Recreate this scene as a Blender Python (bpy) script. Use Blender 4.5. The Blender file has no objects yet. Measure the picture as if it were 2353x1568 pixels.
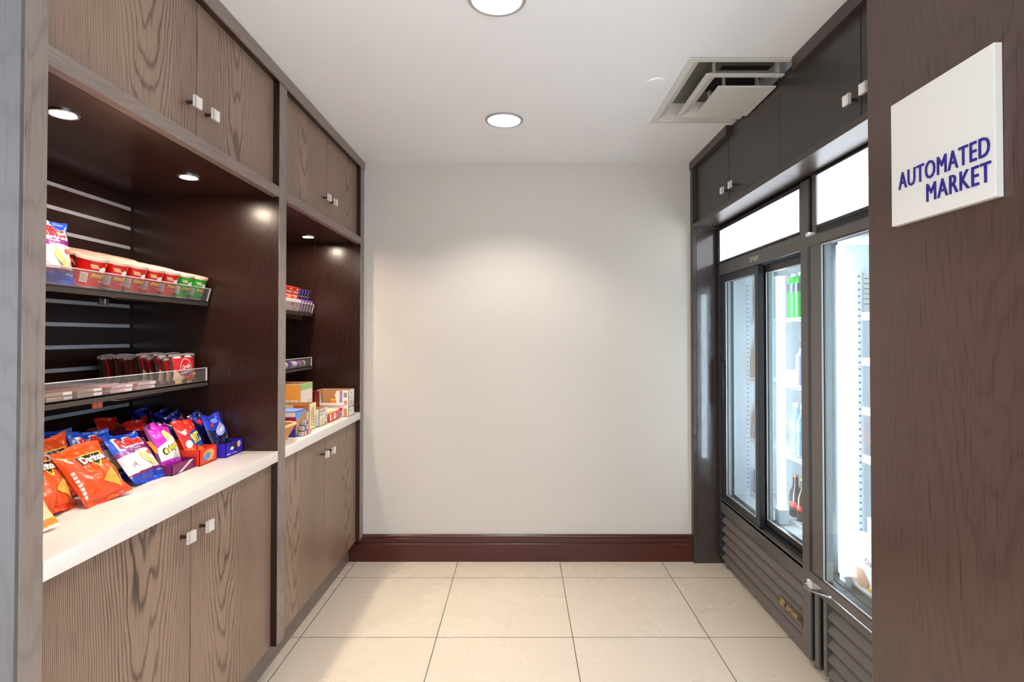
import bpy, bmesh, math, random
from mathutils import Vector, Matrix, Euler, noise
from mathutils.geometry import tessellate_polygon
random.seed(7)
PI = math.pi
R = math.radians
scene = bpy.context.scene
COL = scene.collection
F = 1265.0          # focal length in pixels of the 2353 px wide frame

# ------------------------------------------------------------------ materials
def lin(c):
    return tuple(((v / 255) / 12.92 if v / 255 <= .04045 else ((v / 255 + .055) / 1.055) ** 2.4) for v in c) + (1,)
MATS = {}
def mat(name, rgb, rough=.5, metal=0., spec=.5, emit=None, estr=0., coat=0., alpha=None):
    if name in MATS: return MATS[name]
    m = bpy.data.materials.new(name); m.use_nodes = True
    b = m.node_tree.nodes['Principled BSDF']
    b.inputs['Base Color'].default_value = lin(rgb)
    b.inputs['Roughness'].default_value = rough
    b.inputs['Metallic'].default_value = metal
    b.inputs['Specular IOR Level'].default_value = spec
    b.inputs['Coat Weight'].default_value = coat
    if emit:
        b.inputs['Emission Color'].default_value = lin(emit)
        b.inputs['Emission Strength'].default_value = estr
    MATS[name] = m
    return m
class NT:
    def __init__(s, m): s.t = m.node_tree; s.n = s.t.nodes; s.l = s.t.links; s.b = s.n['Principled BSDF']
    def new(s, t, **k):
        n = s.n.new(t)
        for a, v in k.items(): setattr(n, a, v)
        return n
    def put(s, sock, v):
        if hasattr(v, 'is_output'): s.l.new(v, sock)
        elif v is not None: sock.default_value = v
    def math(s, op, a, b=None, c=None):
        n = s.new('ShaderNodeMath', operation=op)
        for i, v in enumerate((a, b, c)): s.put(n.inputs[i], v)
        return n.outputs[0]
    def noise(s, vec, scale, detail=3, rough=.55, dist=0.):
        n = s.new('ShaderNodeTexNoise'); s.put(n.inputs['Vector'], vec)
        n.inputs['Scale'].default_value = scale; n.inputs['Detail'].default_value = detail
        n.inputs['Roughness'].default_value = rough; n.inputs['Distortion'].default_value = dist
        return n.outputs[0]
    def xyz(s, x, y, z):
        n = s.new('ShaderNodeCombineXYZ')
        for i, v in enumerate((x, y, z)): s.put(n.inputs[i], v)
        return n.outputs[0]
    def mix(s, f, a, b):
        n = s.new('ShaderNodeMix', data_type='RGBA'); s.put(n.inputs[0], f)
        s.put(n.inputs[6], a); s.put(n.inputs[7], b); return n.outputs[2]
    def ramp(s, f, lo, hi):
        n = s.new('ShaderNodeMapRange', interpolation_type='SMOOTHSTEP'); s.put(n.inputs[0], f)
        n.inputs[1].default_value = lo; n.inputs[2].default_value = hi; return n.outputs[0]
    def obj(s):
        t = s.new('ShaderNodeTexCoord'); x = s.new('ShaderNodeSeparateXYZ'); s.l.new(t.outputs['Object'], x.inputs[0]); return x.outputs
    def rnd(s): return s.new('ShaderNodeObjectInfo').outputs['Random']
    def bump(s, h, st, d=.01):
        n = s.new('ShaderNodeBump'); n.inputs['Strength'].default_value = st; n.inputs['Distance'].default_value = d
        s.put(n.inputs['Height'], h); s.l.new(n.outputs[0], s.b.inputs['Normal'])

def wood(name, light, dark, rough=.35, axis='Z', cathedral=1.0, pores=.45, coat=0., lines=.75):
    m = mat(name, light, rough, coat=coat); n = NT(m)
    X, Y, Z = n.obj(); r = n.rnd()
    if axis == 'Z': al = Z; ac = n.math('ADD', n.math('MULTIPLY', X, .9), Y)
    else: al = Y; ac = n.math('ADD', n.math('MULTIPLY', X, .9), Z)
    al = n.math('ADD', al, n.math('MULTIPLY', r, 37.3))
    acc = n.math('ADD', ac, n.math('MULTIPLY', n.math('SUBTRACT', r, .5), .22))
    aco = n.math('ADD', ac, n.math('MULTIPLY', r, 11.7))
    d1 = n.noise(n.xyz(n.math('MULTIPLY', aco, 5.), n.math('MULTIPLY', al, 1.3), r), 1., 3)
    d2 = n.noise(n.xyz(n.math('MULTIPLY', aco, 30.), n.math('MULTIPLY', al, 4.), r), 1., 2)
    p = n.math('MULTIPLY', al, 5.5)
    p = n.math('ADD', p, n.math('MULTIPLY', n.math('MULTIPLY', acc, acc), -300. * cathedral))
    p = n.math('ADD', p, n.math('MULTIPLY', d1, 5.5)); p = n.math('ADD', p, n.math('MULTIPLY', d2, .9))
    s = n.math('SINE', n.math('MULTIPLY', p, 2 * PI * 1.25))
    ln = n.math('POWER', n.math('MULTIPLY_ADD', s, .5, .5), 5.)
    po = n.ramp(n.noise(n.xyz(n.math('MULTIPLY', aco, 260.), n.math('MULTIPLY', al, 7.), r), 1., 2), .5, .8)
    big = n.noise(n.xyz(n.math('MULTIPLY', aco, 3.), n.math('MULTIPLY', al, .8), r), 1., 2)
    f = n.math('ADD', n.math('MULTIPLY', ln, n.math('MULTIPLY_ADD', big, lines, lines * .35)), n.math('MULTIPLY', po, pores))
    f = n.math('ADD', f, n.math('MULTIPLY_ADD', big, .5, -.2))
    n.l.new(n.mix(n.math('MINIMUM', n.math('MAXIMUM', f, 0.), 1.), lin(light), lin(dark)), n.b.inputs['Base Color'])
    n.bump(f, -.12, .002)
    return m

WD = wood('wood_door', (152, 124, 105), (62, 45, 37), .36)  # left woods: timber of the right side, light on it mixed into the colour
WS = wood('wood_stile', (142, 126, 117), (90, 76, 69), .34, cathedral=.02, pores=.6, lines=.3)
WR = wood('wood_rail', (138, 121, 112), (90, 76, 69), .34, 'Y', .02, pores=.5, lines=.25)
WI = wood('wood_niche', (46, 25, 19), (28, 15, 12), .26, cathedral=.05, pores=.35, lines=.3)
WKS = wood('wood_side', (66, 56, 52), (40, 33, 31), .2, cathedral=.06, pores=.4, lines=.2, coat=.6)
WK = wood('wood_shaded', (58, 50, 48), (36, 30, 29), .36, cathedral=.06, pores=.5, lines=.3)  # right woods: same timber as the left, shade put into the darker colour
WKR = wood('wood_shaded_rail', (66, 54, 49), (44, 35, 32), .34, 'Y', .03, pores=.4, lines=.3)
WP = wood('wood_wallpanel', (80, 58, 50), (44, 30, 26), .3, cathedral=.35, pores=.85, lines=.35)
WE = wood('wood_endpanel', (98, 93, 92), (72, 66, 65), .3, cathedral=.06, pores=.4, lines=.3)
CH = wood('cherry', (78, 27, 15), (38, 11, 7), .3, 'Z', .02, .3, lines=.3)
# the skirting's grain runs along the wall
DARKGAP = mat('dark_gap', (16, 11, 9), .7)
PAINT = mat('wall_paint', (208, 200, 190), .62, spec=.3)
n = NT(PAINT); X, Y, Z = n.obj(); n.bump(n.noise(n.xyz(X, Y, Z), 180., 3), .04, .002)
CEIL = mat('ceiling_paint', (238, 238, 240), .8, spec=.2)
LOBBY = mat('lobby_paint', (206, 206, 206), .7, spec=.2)

def floor_mat():
    m = mat('floor_tile', (226, 212, 194), .28, spec=.45); n = NT(m)
    X, Y, Z = n.obj()
    T = .61
    def edge(c, off):
        q = n.math('DIVIDE', n.math('SUBTRACT', c, off), T)
        fr = n.math('FRACT', n.math('ADD', q, 100.))
        return n.math('MULTIPLY', n.math('MINIMUM', fr, n.math('SUBTRACT', 1., fr)), T), n.math('FLOOR', q)
    ex, ix = edge(X, .232); ey, iy = edge(Y, 3.094)
    g = n.math('SUBTRACT', 1., n.ramp(n.math('MINIMUM', ex, ey), .0012, .0026))
    wn = n.new('ShaderNodeTexWhiteNoise'); n.l.new(n.xyz(ix, iy, 0.), wn.inputs['Vector'])
    cl = n.noise(n.xyz(X, n.math('ADD', Y, n.math('MULTIPLY', wn.outputs['Value'], 9.)), wn.outputs['Value']), 2.6, 5, .6, .6)
    base = n.mix(n.ramp(cl, .3, .7), lin((228, 214, 195)), lin((226, 211, 192)))
    n.l.new(n.mix(g, base, lin((92, 80, 68))), n.b.inputs['Base Color'])
    n.l.new(n.math('MULTIPLY_ADD', g, .5, n.math('MULTIPLY_ADD', cl, .03, .26)), n.b.inputs['Roughness'])
    n.bump(g, -.5, .002)
    return m
FLOOR = floor_mat()
QUARTZ = mat('quartz', (236, 226, 218), .18, spec=.5)
n = NT(QUARTZ); X, Y, Z = n.obj()
n.l.new(n.mix(n.ramp(n.noise(n.xyz(X, Y, Z), 420., 2), .62, .72), lin((238, 228, 220)), lin((214, 203, 195))), n.b.inputs['Base Color'])
NICKEL = mat('brushed_nickel', (246, 240, 232), .26, .4)
KSTEM = mat('knob_stem', (84, 66, 56), .35, .7)
ALU = mat('aluminium', (214, 214, 220), .36, .45)
STEEL = mat('steel', (190, 190, 194), .25, 1.)
BLACKMETAL = mat('black_metal', (34, 30, 28), .4, .0, .6)
SHELFM = mat('shelf_metal', (88, 76, 69), .38, .3)
FRBLACK = mat('fridge_black', (34, 35, 37), .32, spec=.6)
FRDARK = mat('fridge_dark', (12, 13, 15), .35)
FRGREY = mat('fridge_grey', (104, 99, 95), .36, .35)
GASKET = mat('gasket', (170, 184, 184), .5)
LOUVRE = mat('louvre_grey', (104, 95, 89), .5)
LINER = mat('fridge_liner', (236, 240, 244), .4)
WIRE = mat('white_wire', (240, 242, 246), .35)
GOLD = mat('gold', (214, 190, 130), .3, 1.)
SILVER = mat('silver_print', (206, 196, 176), .35, .6)
WHITE = mat('white', (240, 238, 234), .5)
VENTW = mat('vent_white', (214, 210, 204), .45)
VENTD = mat('vent_dark', (34, 32, 31), .7)
SIGNW = mat('sign_acrylic', (226, 220, 212), .32)
SIGNB = mat('sign_blue', (34, 22, 122), .35)
BLACK = mat('black', (14, 13, 14), .45)
def emis(name, rgb, st):
    m = bpy.data.materials.new(name); m.use_nodes = True; t = m.node_tree; t.nodes.clear()
    e = t.nodes.new('ShaderNodeEmission'); o = t.nodes.new('ShaderNodeOutputMaterial')
    e.inputs[0].default_value = lin(rgb); e.inputs[1].default_value = st; t.links.new(e.outputs[0], o.inputs[0]); return m
E_LENS = emis('lamp_lens', (255, 250, 240), 5.)
E_SPOT = emis('halogen_lens', (255, 232, 206), 280.)
E_SIGN = emis('lit_sign', (240, 246, 255), 2.2)
E_SIGN2 = emis('lit_sign_freezer', (238, 246, 255), 3.)
E_TUBE = emis('lamp_tube', (226, 240, 255), 22.)
E_TUBE2 = emis('freezer_tube', (226, 240, 255), 100.)
def thin(name, tint, gloss, rough=.02, haze=None):
    m = bpy.data.materials.new(name); m.use_nodes = True; t = m.node_tree; t.nodes.clear()
    tr = t.nodes.new('ShaderNodeBsdfTransparent'); tr.inputs[0].default_value = lin(tint)
    gl = t.nodes.new('ShaderNodeBsdfGlossy'); gl.inputs['Roughness'].default_value = rough
    fr = t.nodes.new('ShaderNodeFresnel'); ge = t.nodes.new('ShaderNodeNewGeometry')
    io = t.nodes.new('ShaderNodeMath'); io.operation = 'MULTIPLY_ADD'; io.inputs[1].default_value = 1 / 1.45 - 1.45; io.inputs[2].default_value = 1.45
    t.links.new(ge.outputs['Backfacing'], io.inputs[0]); t.links.new(io.outputs[0], fr.inputs[0])   # same reflection from either side of the sheet
    ml = t.nodes.new('ShaderNodeMath'); ml.operation = 'MULTIPLY'; ml.inputs[1].default_value = gloss
    t.links.new(fr.outputs[0], ml.inputs[0])
    mx = t.nodes.new('ShaderNodeMixShader'); t.links.new(ml.outputs[0], mx.inputs[0])
    t.links.new(tr.outputs[0], mx.inputs[1]); t.links.new(gl.outputs[0], mx.inputs[2])
    out = mx.outputs[0]
    if haze:
        df = t.nodes.new('ShaderNodeBsdfDiffuse'); df.inputs[0].default_value = lin(haze[0])
        m2 = t.nodes.new('ShaderNodeMixShader'); m2.inputs[0].default_value = haze[1]
        t.links.new(out, m2.inputs[1]); t.links.new(df.outputs[0], m2.inputs[2]); out = m2.outputs[0]
    o = t.nodes.new('ShaderNodeOutputMaterial'); t.links.new(out, o.inputs[0]); return m
GLASS = thin('door_glass', (248, 251, 251), 1.)
GLASSEDGE = mat('glass_edge', (150, 190, 182), .2)
ACRYL = thin('acrylic', (248, 245, 244), .6, haze=((240, 226, 220), .06))
ACRYLEDGE = mat('acrylic_edge', (226, 220, 222), .3)
LIDM = mat('cup_lid', (232, 184, 166), .3)
PETC = thin('clear_plastic', (214, 232, 240), 1., haze=((210, 226, 240), .18))
def C(name, rgb, rough=.38, **k): return mat(name, rgb, rough, **k)

# ------------------------------------------------------------------ geometry helpers
WL = {}
class B:
    def __init__(s): s.bm = bmesh.new()
    def _add(s, verts, faces, mi):
        vs = [s.bm.verts.new(v) for v in verts]; out = []
        for f in faces:
            try: fc = s.bm.faces.new([vs[i] for i in f])
            except ValueError: continue
            fc.material_index = mi; out.append(fc)
        return vs, out
    def box(s, x0, x1, y0, y1, z0, z1, mi=0, bev=0., seg=2):
        if x0 > x1: x0, x1 = x1, x0
        if y0 > y1: y0, y1 = y1, y0
        v = [(x, y, z) for z in (z0, z1) for y in (y0, y1) for x in (x0, x1)]
        f = [(0, 2, 3, 1), (4, 5, 7, 6), (0, 1, 5, 4), (2, 6, 7, 3), (0, 4, 6, 2), (1, 3, 7, 5)]
        vs, fs = s._add(v, f, mi)
        if bev:
            es = list({e for fc in fs for e in fc.edges})
            r = bmesh.ops.bevel(s.bm, geom=es, offset=bev, segments=seg, affect='EDGES', profile=.6)
            for fc in r['faces']: fc.material_index = mi
        return s
    def prism(s, pts, ext, mi=0):          # pts: 3D polygon, ext: extrude vector
        e = Vector(ext); n = len(pts)
        v = [Vector(p) for p in pts] + [Vector(p) + e for p in pts]
        f = [tuple(range(n))[::-1], tuple(range(n, 2 * n))] + [(i, (i + 1) % n, n + (i + 1) % n, n + i) for i in range(n)]
        s._add(v, f, mi); return s
    def cyl(s, p0, p1, r0, r1=None, seg=20, mi=0, caps=True):
        r1 = r0 if r1 is None else r1
        p0, p1 = Vector(p0), Vector(p1); q = (p1 - p0).to_track_quat('Z', 'Y')
        v = []
        for p, r in ((p0, r0), (p1, r1)):
            for k in range(seg):
                a = 2 * PI * k / seg; v.append(p + q @ Vector((r * math.cos(a), r * math.sin(a), 0)))
        f = [(k, (k + 1) % seg, seg + (k + 1) % seg, seg + k) for k in range(seg)]
        if caps: f += [tuple(range(seg))[::-1], tuple(range(seg, 2 * seg))]
        s._add(v, f, mi); return s
    def lathe(s, prof, c=(0, 0, 0), seg=28, mi=0, mis=None):   # prof: (r, z)
        c = Vector(c); v = []
        for r, z in prof:
            for k in range(seg):
                a = 2 * PI * k / seg; v.append(c + Vector((r * math.cos(a), r * math.sin(a), z)))
        for j in range(len(prof) - 1):
            pass
        vs = [s.bm.verts.new(x) for x in v]
        for j in range(len(prof) - 1):
            for k in range(seg):
                a, b = j * seg + k, j * seg + (k + 1) % seg
                fc = s.bm.faces.new((vs[a], vs[b], vs[b + seg], vs[a + seg])); fc.material_index = mis[j] if mis else mi
        for j in (0, len(prof) - 1):
            if prof[j][0] > 1e-5:
                fc = s.bm.faces.new([vs[j * seg + k] for k in range(seg)]); fc.material_index = mis[max(0, j - 1)] if mis else mi
        return s
    def tube(s, pts, r, seg=8, mi=0, closed=False):
        pts = [Vector(p) for p in pts]; n = len(pts); rings = []
        up = None
        for i, p in enumerate(pts):
            if closed: d = pts[(i + 1) % n] - pts[i - 1]
            else: d = (pts[min(i + 1, n - 1)] - pts[max(i - 1, 0)])
            d.normalize()
            if up is None: up = Vector((0, 0, 1)) if abs(d.z) < .9 else Vector((1, 0, 0))
            sd = d.cross(up).normalized(); u2 = sd.cross(d).normalized(); up = u2
            rings.append([s.bm.verts.new(p + sd * (r * math.cos(2 * PI * k / seg)) + u2 * (r * math.sin(2 * PI * k / seg))) for k in range(seg)])
        for i in range(n if closed else n - 1):
            a, b = rings[i], rings[(i + 1) % n]
            for k in range(seg):
                f = s.bm.faces.new((a[k], a[(k + 1) % seg], b[(k + 1) % seg], b[k])); f.material_index = mi
        if not closed:
            for q in (rings[0], rings[-1]): s.bm.faces.new(q).material_index = mi
        return s
    def mapped(s, shape, fn, mi=0):         # a flat 2D shape laid on a surface
        vs2, fs = shape
        s._add([fn(x, y) for x, y in vs2], fs, mi); return s
    def build(s, name, mats, parent=None, origin=None, smooth=True, recalc=True, kind=None):
        if recalc: bmesh.ops.recalc_face_normals(s.bm, faces=s.bm.faces[:])
        o3 = Vector(origin) if origin is not None else (WL[parent] if parent is not None else Vector((0, 0, 0)))
        bmesh.ops.translate(s.bm, verts=s.bm.verts[:], vec=-o3)
        me = bpy.data.meshes.new(name); s.bm.to_mesh(me); s.bm.free()
        for m in (mats if isinstance(mats, (list, tuple)) else [mats]): me.materials.append(m)
        if smooth:
            for p in me.polygons: p.use_smooth = True
            me.set_sharp_from_angle(angle=R(32))
        o = bpy.data.objects.new(name, me); COL.objects.link(o)
        WL[o.name] = o3
        if parent is not None:
            o.parent = bpy.data.objects[parent]; o.location = o3 - WL[parent]
        else: o.location = o3
        if kind: o['kind'] = kind
        return o.name
def O(n): return bpy.data.objects[n]
def tag(n, label, cat, group=None):
    o = O(n); o['label'] = label; o['category'] = cat
    if group: o['group'] = group
    return n
def thing(name, label, cat, loc=(0, 0, 0), group=None):
    o = bpy.data.objects.new(name, None); COL.objects.link(o); o.location = loc; o.empty_display_size = .05
    WL[o.name] = Vector(loc); tag(o.name, label, cat, group); return o.name
def plabel(n, t): O(n)['label'] = t; return n
def dup(root, loc, rot, label, group=None):
    r0 = O(root); r = r0.copy(); COL.objects.link(r); r.location = loc; r.rotation_euler = rot
    r['label'] = label
    if group: r['group'] = group
    for ch in list(r0.children):
        c = ch.copy(); COL.objects.link(c); c.parent = r
        for g in list(ch.children):
            d = g.copy(); COL.objects.link(d); d.parent = c
    return r.name
def refine(vs, fs, L):
    bm = bmesh.new(); bv = [bm.verts.new((v[0], v[1], 0)) for v in vs]
    for f in fs:
        try: bm.faces.new([bv[i] for i in f])
        except ValueError: pass
    bmesh.ops.triangulate(bm, faces=bm.faces[:])
    for _ in range(5):
        es = [e for e in bm.edges if e.calc_length() > L]
        if not es: break
        bmesh.ops.subdivide_edges(bm, edges=es, cuts=1)
        bmesh.ops.triangulate(bm, faces=[f for f in bm.faces if len(f.verts) > 3])
    bm.verts.index_update()
    out = [(v.co.x, v.co.y) for v in bm.verts], [tuple(v.index for v in f.verts) for f in bm.faces]
    bm.free(); return out
TC = {}
def text(body, w=None, h=None, cx=0, cy=0, bold=0., shear=0., rot=0., L=.006, space=1., grow=0.):
    key = (body, bold, shear, space)
    if key not in TC:
        cu = bpy.data.curves.new('t', 'FONT'); cu.body = body; cu.size = 1; cu.offset = bold; cu.shear = shear
        cu.space_character = space; cu.align_x = 'CENTER'; cu.resolution_u = 3; cu.fill_mode = 'FRONT'
        ob = bpy.data.objects.new('t', cu); COL.objects.link(ob)
        me = bpy.data.meshes.new_from_object(ob.evaluated_get(bpy.context.evaluated_depsgraph_get()))
        vs = [(v.co.x, v.co.y) for v in me.vertices]; fs = [tuple(p.vertices) for p in me.polygons]
        bpy.data.objects.remove(ob); bpy.data.curves.remove(cu); bpy.data.meshes.remove(me)
        TC[key] = (vs, fs)
    vs, fs = TC[key]
    x0, x1 = min(v[0] for v in vs), max(v[0] for v in vs); y0, y1 = min(v[1] for v in vs), max(v[1] for v in vs)
    sx = w / (x1 - x0) if w else None; sy = h / (y1 - y0) if h else None
    sx = sx or sy; sy = sy or sx
    sx += grow / (x1 - x0); sy += grow / (y1 - y0)
    c, sn = math.cos(rot), math.sin(rot); out = []
    for x, y in vs:
        a, b = (x - (x0 + x1) / 2) * sx, (y - (y0 + y1) / 2) * sy
        out.append((cx + a * c - b * sn, cy + a * sn + b * c))
    return refine(out, fs, L)
def poly(pts, L=.008):
    tri = tessellate_polygon([[Vector((p[0], p[1], 0)) for p in pts]])
    return refine(pts, [tuple(t) for t in tri], L)
def rect(x0, x1, y0, y1, L=.008): return poly([(x0, y0), (x1, y0), (x1, y1), (x0, y1)], L)
def disc(cx, cy, rx, ry=None, n=20, L=.008, rot=0.):
    ry = ry or rx; c, s_ = math.cos(rot), math.sin(rot)
    return poly([(cx + rx * math.cos(2 * PI * k / n) * c - ry * math.sin(2 * PI * k / n) * s_, cy + rx * math.cos(2 * PI * k / n) * s_ + ry * math.sin(2 * PI * k / n) * c) for k in range(n)], L)

# ------------------------------------------------------------------ the room
CZ = 2.406; BY = 3.335; XF = -.952; XD = -.978; XR = 1.028
B().box(-3.2, 3.2, -3.2, 3.45, -.1, 0).build('floor', FLOOR, kind='structure', smooth=False)
cb = B(); hx0, hx1, hy0, hy1 = .643, 1.07, 2.07, 2.71
cb.box(-3.2, hx0, -3.2, 3.45, CZ, 2.52).box(hx1, 3.2, -3.2, 3.45, CZ, 2.52).box(hx0, hx1, -3.2, hy0, CZ, 2.52).box(hx0, hx1, hy1, 3.45, CZ, 2.52)
cb.box(hx0, hx1, hy0, hy1, 2.5, 2.52)
cb.build('ceiling', CEIL, kind='structure', smooth=False)
B().box(-1.8, 2.1, BY, 3.45, 0, CZ).build('wall_back', PAINT, kind='structure', smooth=False)
B().box(-1.8, -1.62, 1.05, BY, 0, CZ).build('wall_left', PAINT, kind='structure', smooth=False)
B().box(1.96, 2.1, 1.494, BY, 0, CZ).build('wall_right', PAINT, kind='structure', smooth=False)
B().box(.945, 2.1, .8, 1.494, 0, CZ, bev=.003).build('wall_right_front', WP, origin=(.945, 1.2, 1.), kind='structure', smooth=False)
B().box(-1.8, -.952, 1.041, 1.0495, 0, CZ - .0005, bev=.001).build('wall_left_front', WE, origin=(-1.1, 1.04, 1.), kind='structure', smooth=False)
sb = B(); prof = [(0, 0), (-.024, 0), (-.024, .104), (-.02, .109), (-.014, .1095), (-.014, .113), (-.02, .1135), (-.02, .136), (-.016, .139), (-.009, .1395), (-.009, .1425), (-.014, .143), (-.012, .151), (-.006, .157), (0, .157)]
sb.prism([(-1.03, BY + a - .0005, b) for a, b in prof], (2.056, 0, 0))
sb.build('baseboard_back', CH, kind='structure', smooth=False)

# ------------------------------------------------------------------ left millwork
BAYS = [(1.103, 2.166, 'near'), (2.23, 3.27, 'far')]
ff = thing('cabinet_face_frame', 'dark wood frame of posts, rails and crown around the left cabinets', 'cabinet frame', (XF, 1.05, 0))
for y0, y1 in ((1.05, 1.103), (2.166, 2.23), (3.27, BY - .001)):
    B().box(XF - .004, XF, y0, y1, .14, 2.356, bev=.0012, seg=1).build('post', WS, ff, origin=(XF, (y0 + y1) / 2, .14), smooth=False)
for y0, y1, _ in BAYS:
    B().box(XF - .03, XF - .0005, y0 + .0005, y1 - .0005, 1.9, 1.94, bev=.0012, seg=1).build('rail', WR, ff, smooth=False)
B().box(XF - .004, XF + .005, 1.05, BY - .001, 2.357, CZ - .001, bev=.0015, seg=1).build('crown', WR, ff, smooth=False)

def knob(pb, x, y, z, d, parent):      # square-headed knob; d = +1 sticks out towards +X
    k = B()
    k.cyl((x, y, z), (x + d * .003, y, z), .0062, seg=14, mi=1)
    k.cyl((x + d * .002, y, z), (x + d * .03, y, z), .0048, seg=12, mi=1)
    n = 6; h = .0165; vs = []; fs = []
    for a in range(n + 1):
        for b_ in range(n + 1):
            yy, zz = (a / n - .5) * 2, (b_ / n - .5) * 2
            vs.append((x + d * (.035 - .0022 * (1 - yy * yy)), y + yy * h, z + zz * h))
    for a in range(n):
        for b_ in range(n):
            i = a * (n + 1) + b_; fs.append((i, i + 1, i + n + 2, i + n + 1))
    k._add(vs, fs, 0)
    k.box(x + d * .026, x + d * .0325, y - h, y + h, z - h, z + h)
    return k.build('knob', [NICKEL, KSTEM], parent)
NM = {'near': 'nearer the camera', 'far': 'next to the back wall'}
SEAMS = {'near': 1.652, 'far': 2.763}
for y0, y1, nm in BAYS:
    ys = SEAMS[nm]
    up = thing('upper_cabinet', 'two-door brown wood wall cabinet above the left snack niche ' + NM[nm], 'cabinet', (XD, y0, 1.941), 'upper cabinets on the left')
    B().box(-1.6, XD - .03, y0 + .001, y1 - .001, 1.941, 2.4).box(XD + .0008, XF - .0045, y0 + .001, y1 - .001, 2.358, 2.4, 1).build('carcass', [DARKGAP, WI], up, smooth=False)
    for a, b_, ky in ((y0 + .001, ys - .0026, ys - .047), (ys + .0026, y1 - .001, ys + .047)):
        d = B().box(XD - .02, XD, a, b_, 1.943, 2.402, bev=.001, seg=1).build('door', WD, up, origin=(XD, (a + b_) / 2, 1.95), smooth=False)
        knob(None, XD, ky, 2.036, 1, d)
    ba = thing('base_cabinet', 'two-door brown wood base cabinet under the left counter ' + NM[nm], 'cabinet', (XD, y0, 0), 'base cabinets on the left')
    B().box(-1.6, XD - .03, y0 + .001, y1 - .001, .136, .857).build('carcass', DARKGAP, ba, smooth=False)
    for a, b_, ky in ((y0 + .001, ys - .0026 - .012, ys - .06), (ys + .0026 - .012, y1 - .001, ys + .034)):
        d = B().box(XD - .02, XD, a, b_, .137, .856, bev=.001, seg=1).build('door', WD, ba, origin=(XD, (a + b_) / 2, .4), smooth=False)
        knob(None, XD, ky, .772, 1, d)
    B().box(-1.6, -1.03, y0 - (.053 if nm == 'near' else .06), y1 + (.06 if nm == 'far' else .003), .0005, .135).build('toe_kick', WR, ba, smooth=False)
    ct = B().box(-1.6, XF, y0 + .0007, y1 - .0007, .8585, .9, bev=.0025).build('countertop', QUARTZ)
    tag(ct, 'white stone countertop in the left niche ' + NM[nm], 'countertop', 'left countertops')
    nc = thing('display_niche', 'dark wood display niche with horizontal metal slat rails ' + NM[nm], 'display niche', (-1.536, y0, .9), 'snack niches on the left')
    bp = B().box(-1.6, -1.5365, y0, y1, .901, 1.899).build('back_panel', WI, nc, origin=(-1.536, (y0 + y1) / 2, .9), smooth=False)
    for k in range(13):
        z = .932 + .0765 * k
        if z > 1.87: break
        r_ = B()
        r_.box(-1.5364, -1.5335, y0 + .002, y1 - .01, z - .008, z + .005)
        r_.box(-1.5335, -1.5315, y0 + .002, y1 - .01, z - .008, z - .004)
        r_.box(-1.5364, -1.5345, y1 - .01, y1 - .0005, z - .007, z + .004, 1)
        r_.build('slat_rail', [ALU, BLACKMETAL], bp, smooth=False)
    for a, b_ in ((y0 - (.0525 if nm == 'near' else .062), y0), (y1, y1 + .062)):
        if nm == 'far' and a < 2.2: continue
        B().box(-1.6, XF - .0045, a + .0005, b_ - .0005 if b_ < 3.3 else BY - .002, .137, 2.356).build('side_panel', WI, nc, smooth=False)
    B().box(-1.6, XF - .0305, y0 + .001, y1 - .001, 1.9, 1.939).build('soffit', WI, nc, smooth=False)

def lamp_spot(name, loc, rot, energy, size, blend, radius, color, parent):
    l = bpy.data.lights.new(name, 'SPOT'); l.energy = energy; l.spot_size = size; l.spot_blend = blend
    l.shadow_soft_size = radius; l.color = color
    o = bpy.data.objects.new(name, l); COL.objects.link(o)
    o.parent = O(parent); o.location = Vector(loc) - WL[parent]; o.rotation_euler = rot
PUCK = []
for (x, y, t) in ((-1.129, 1.351, 'round halogen spotlight in the near niche soffit, closest to the camera'), (-1.145, 1.891, 'round halogen spotlight in the near niche soffit, over the green cups'),
                  (-1.15, 2.5, 'round halogen spotlight in the far niche soffit, hidden behind the middle post'), (-1.174, 3.03, 'round halogen spotlight in the far niche soffit, above the red boxes')):
    p = thing('niche_spotlight', t, 'spotlight', (x, y, 1.9), 'niche spotlights')
    B().lathe([(.027, -.001), (.027, -.004), (.033, -.005), (.036, -.003), (.036, -.0002)], (x, y, 1.9)).build('trim_ring', STEEL, p)
    B().lathe([(.0001, -.0035), (.0265, -.0035), (.0265, -.001), (.0001, -.001)], (x, y, 1.9)).build('lens', E_SPOT, p)
    lamp_spot('halogen', (x, y, 1.888), (0, 0, 0), 4.5 if y < 2.2 else 8., R(95), .6, .02, (1., .86, .7), p)

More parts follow.
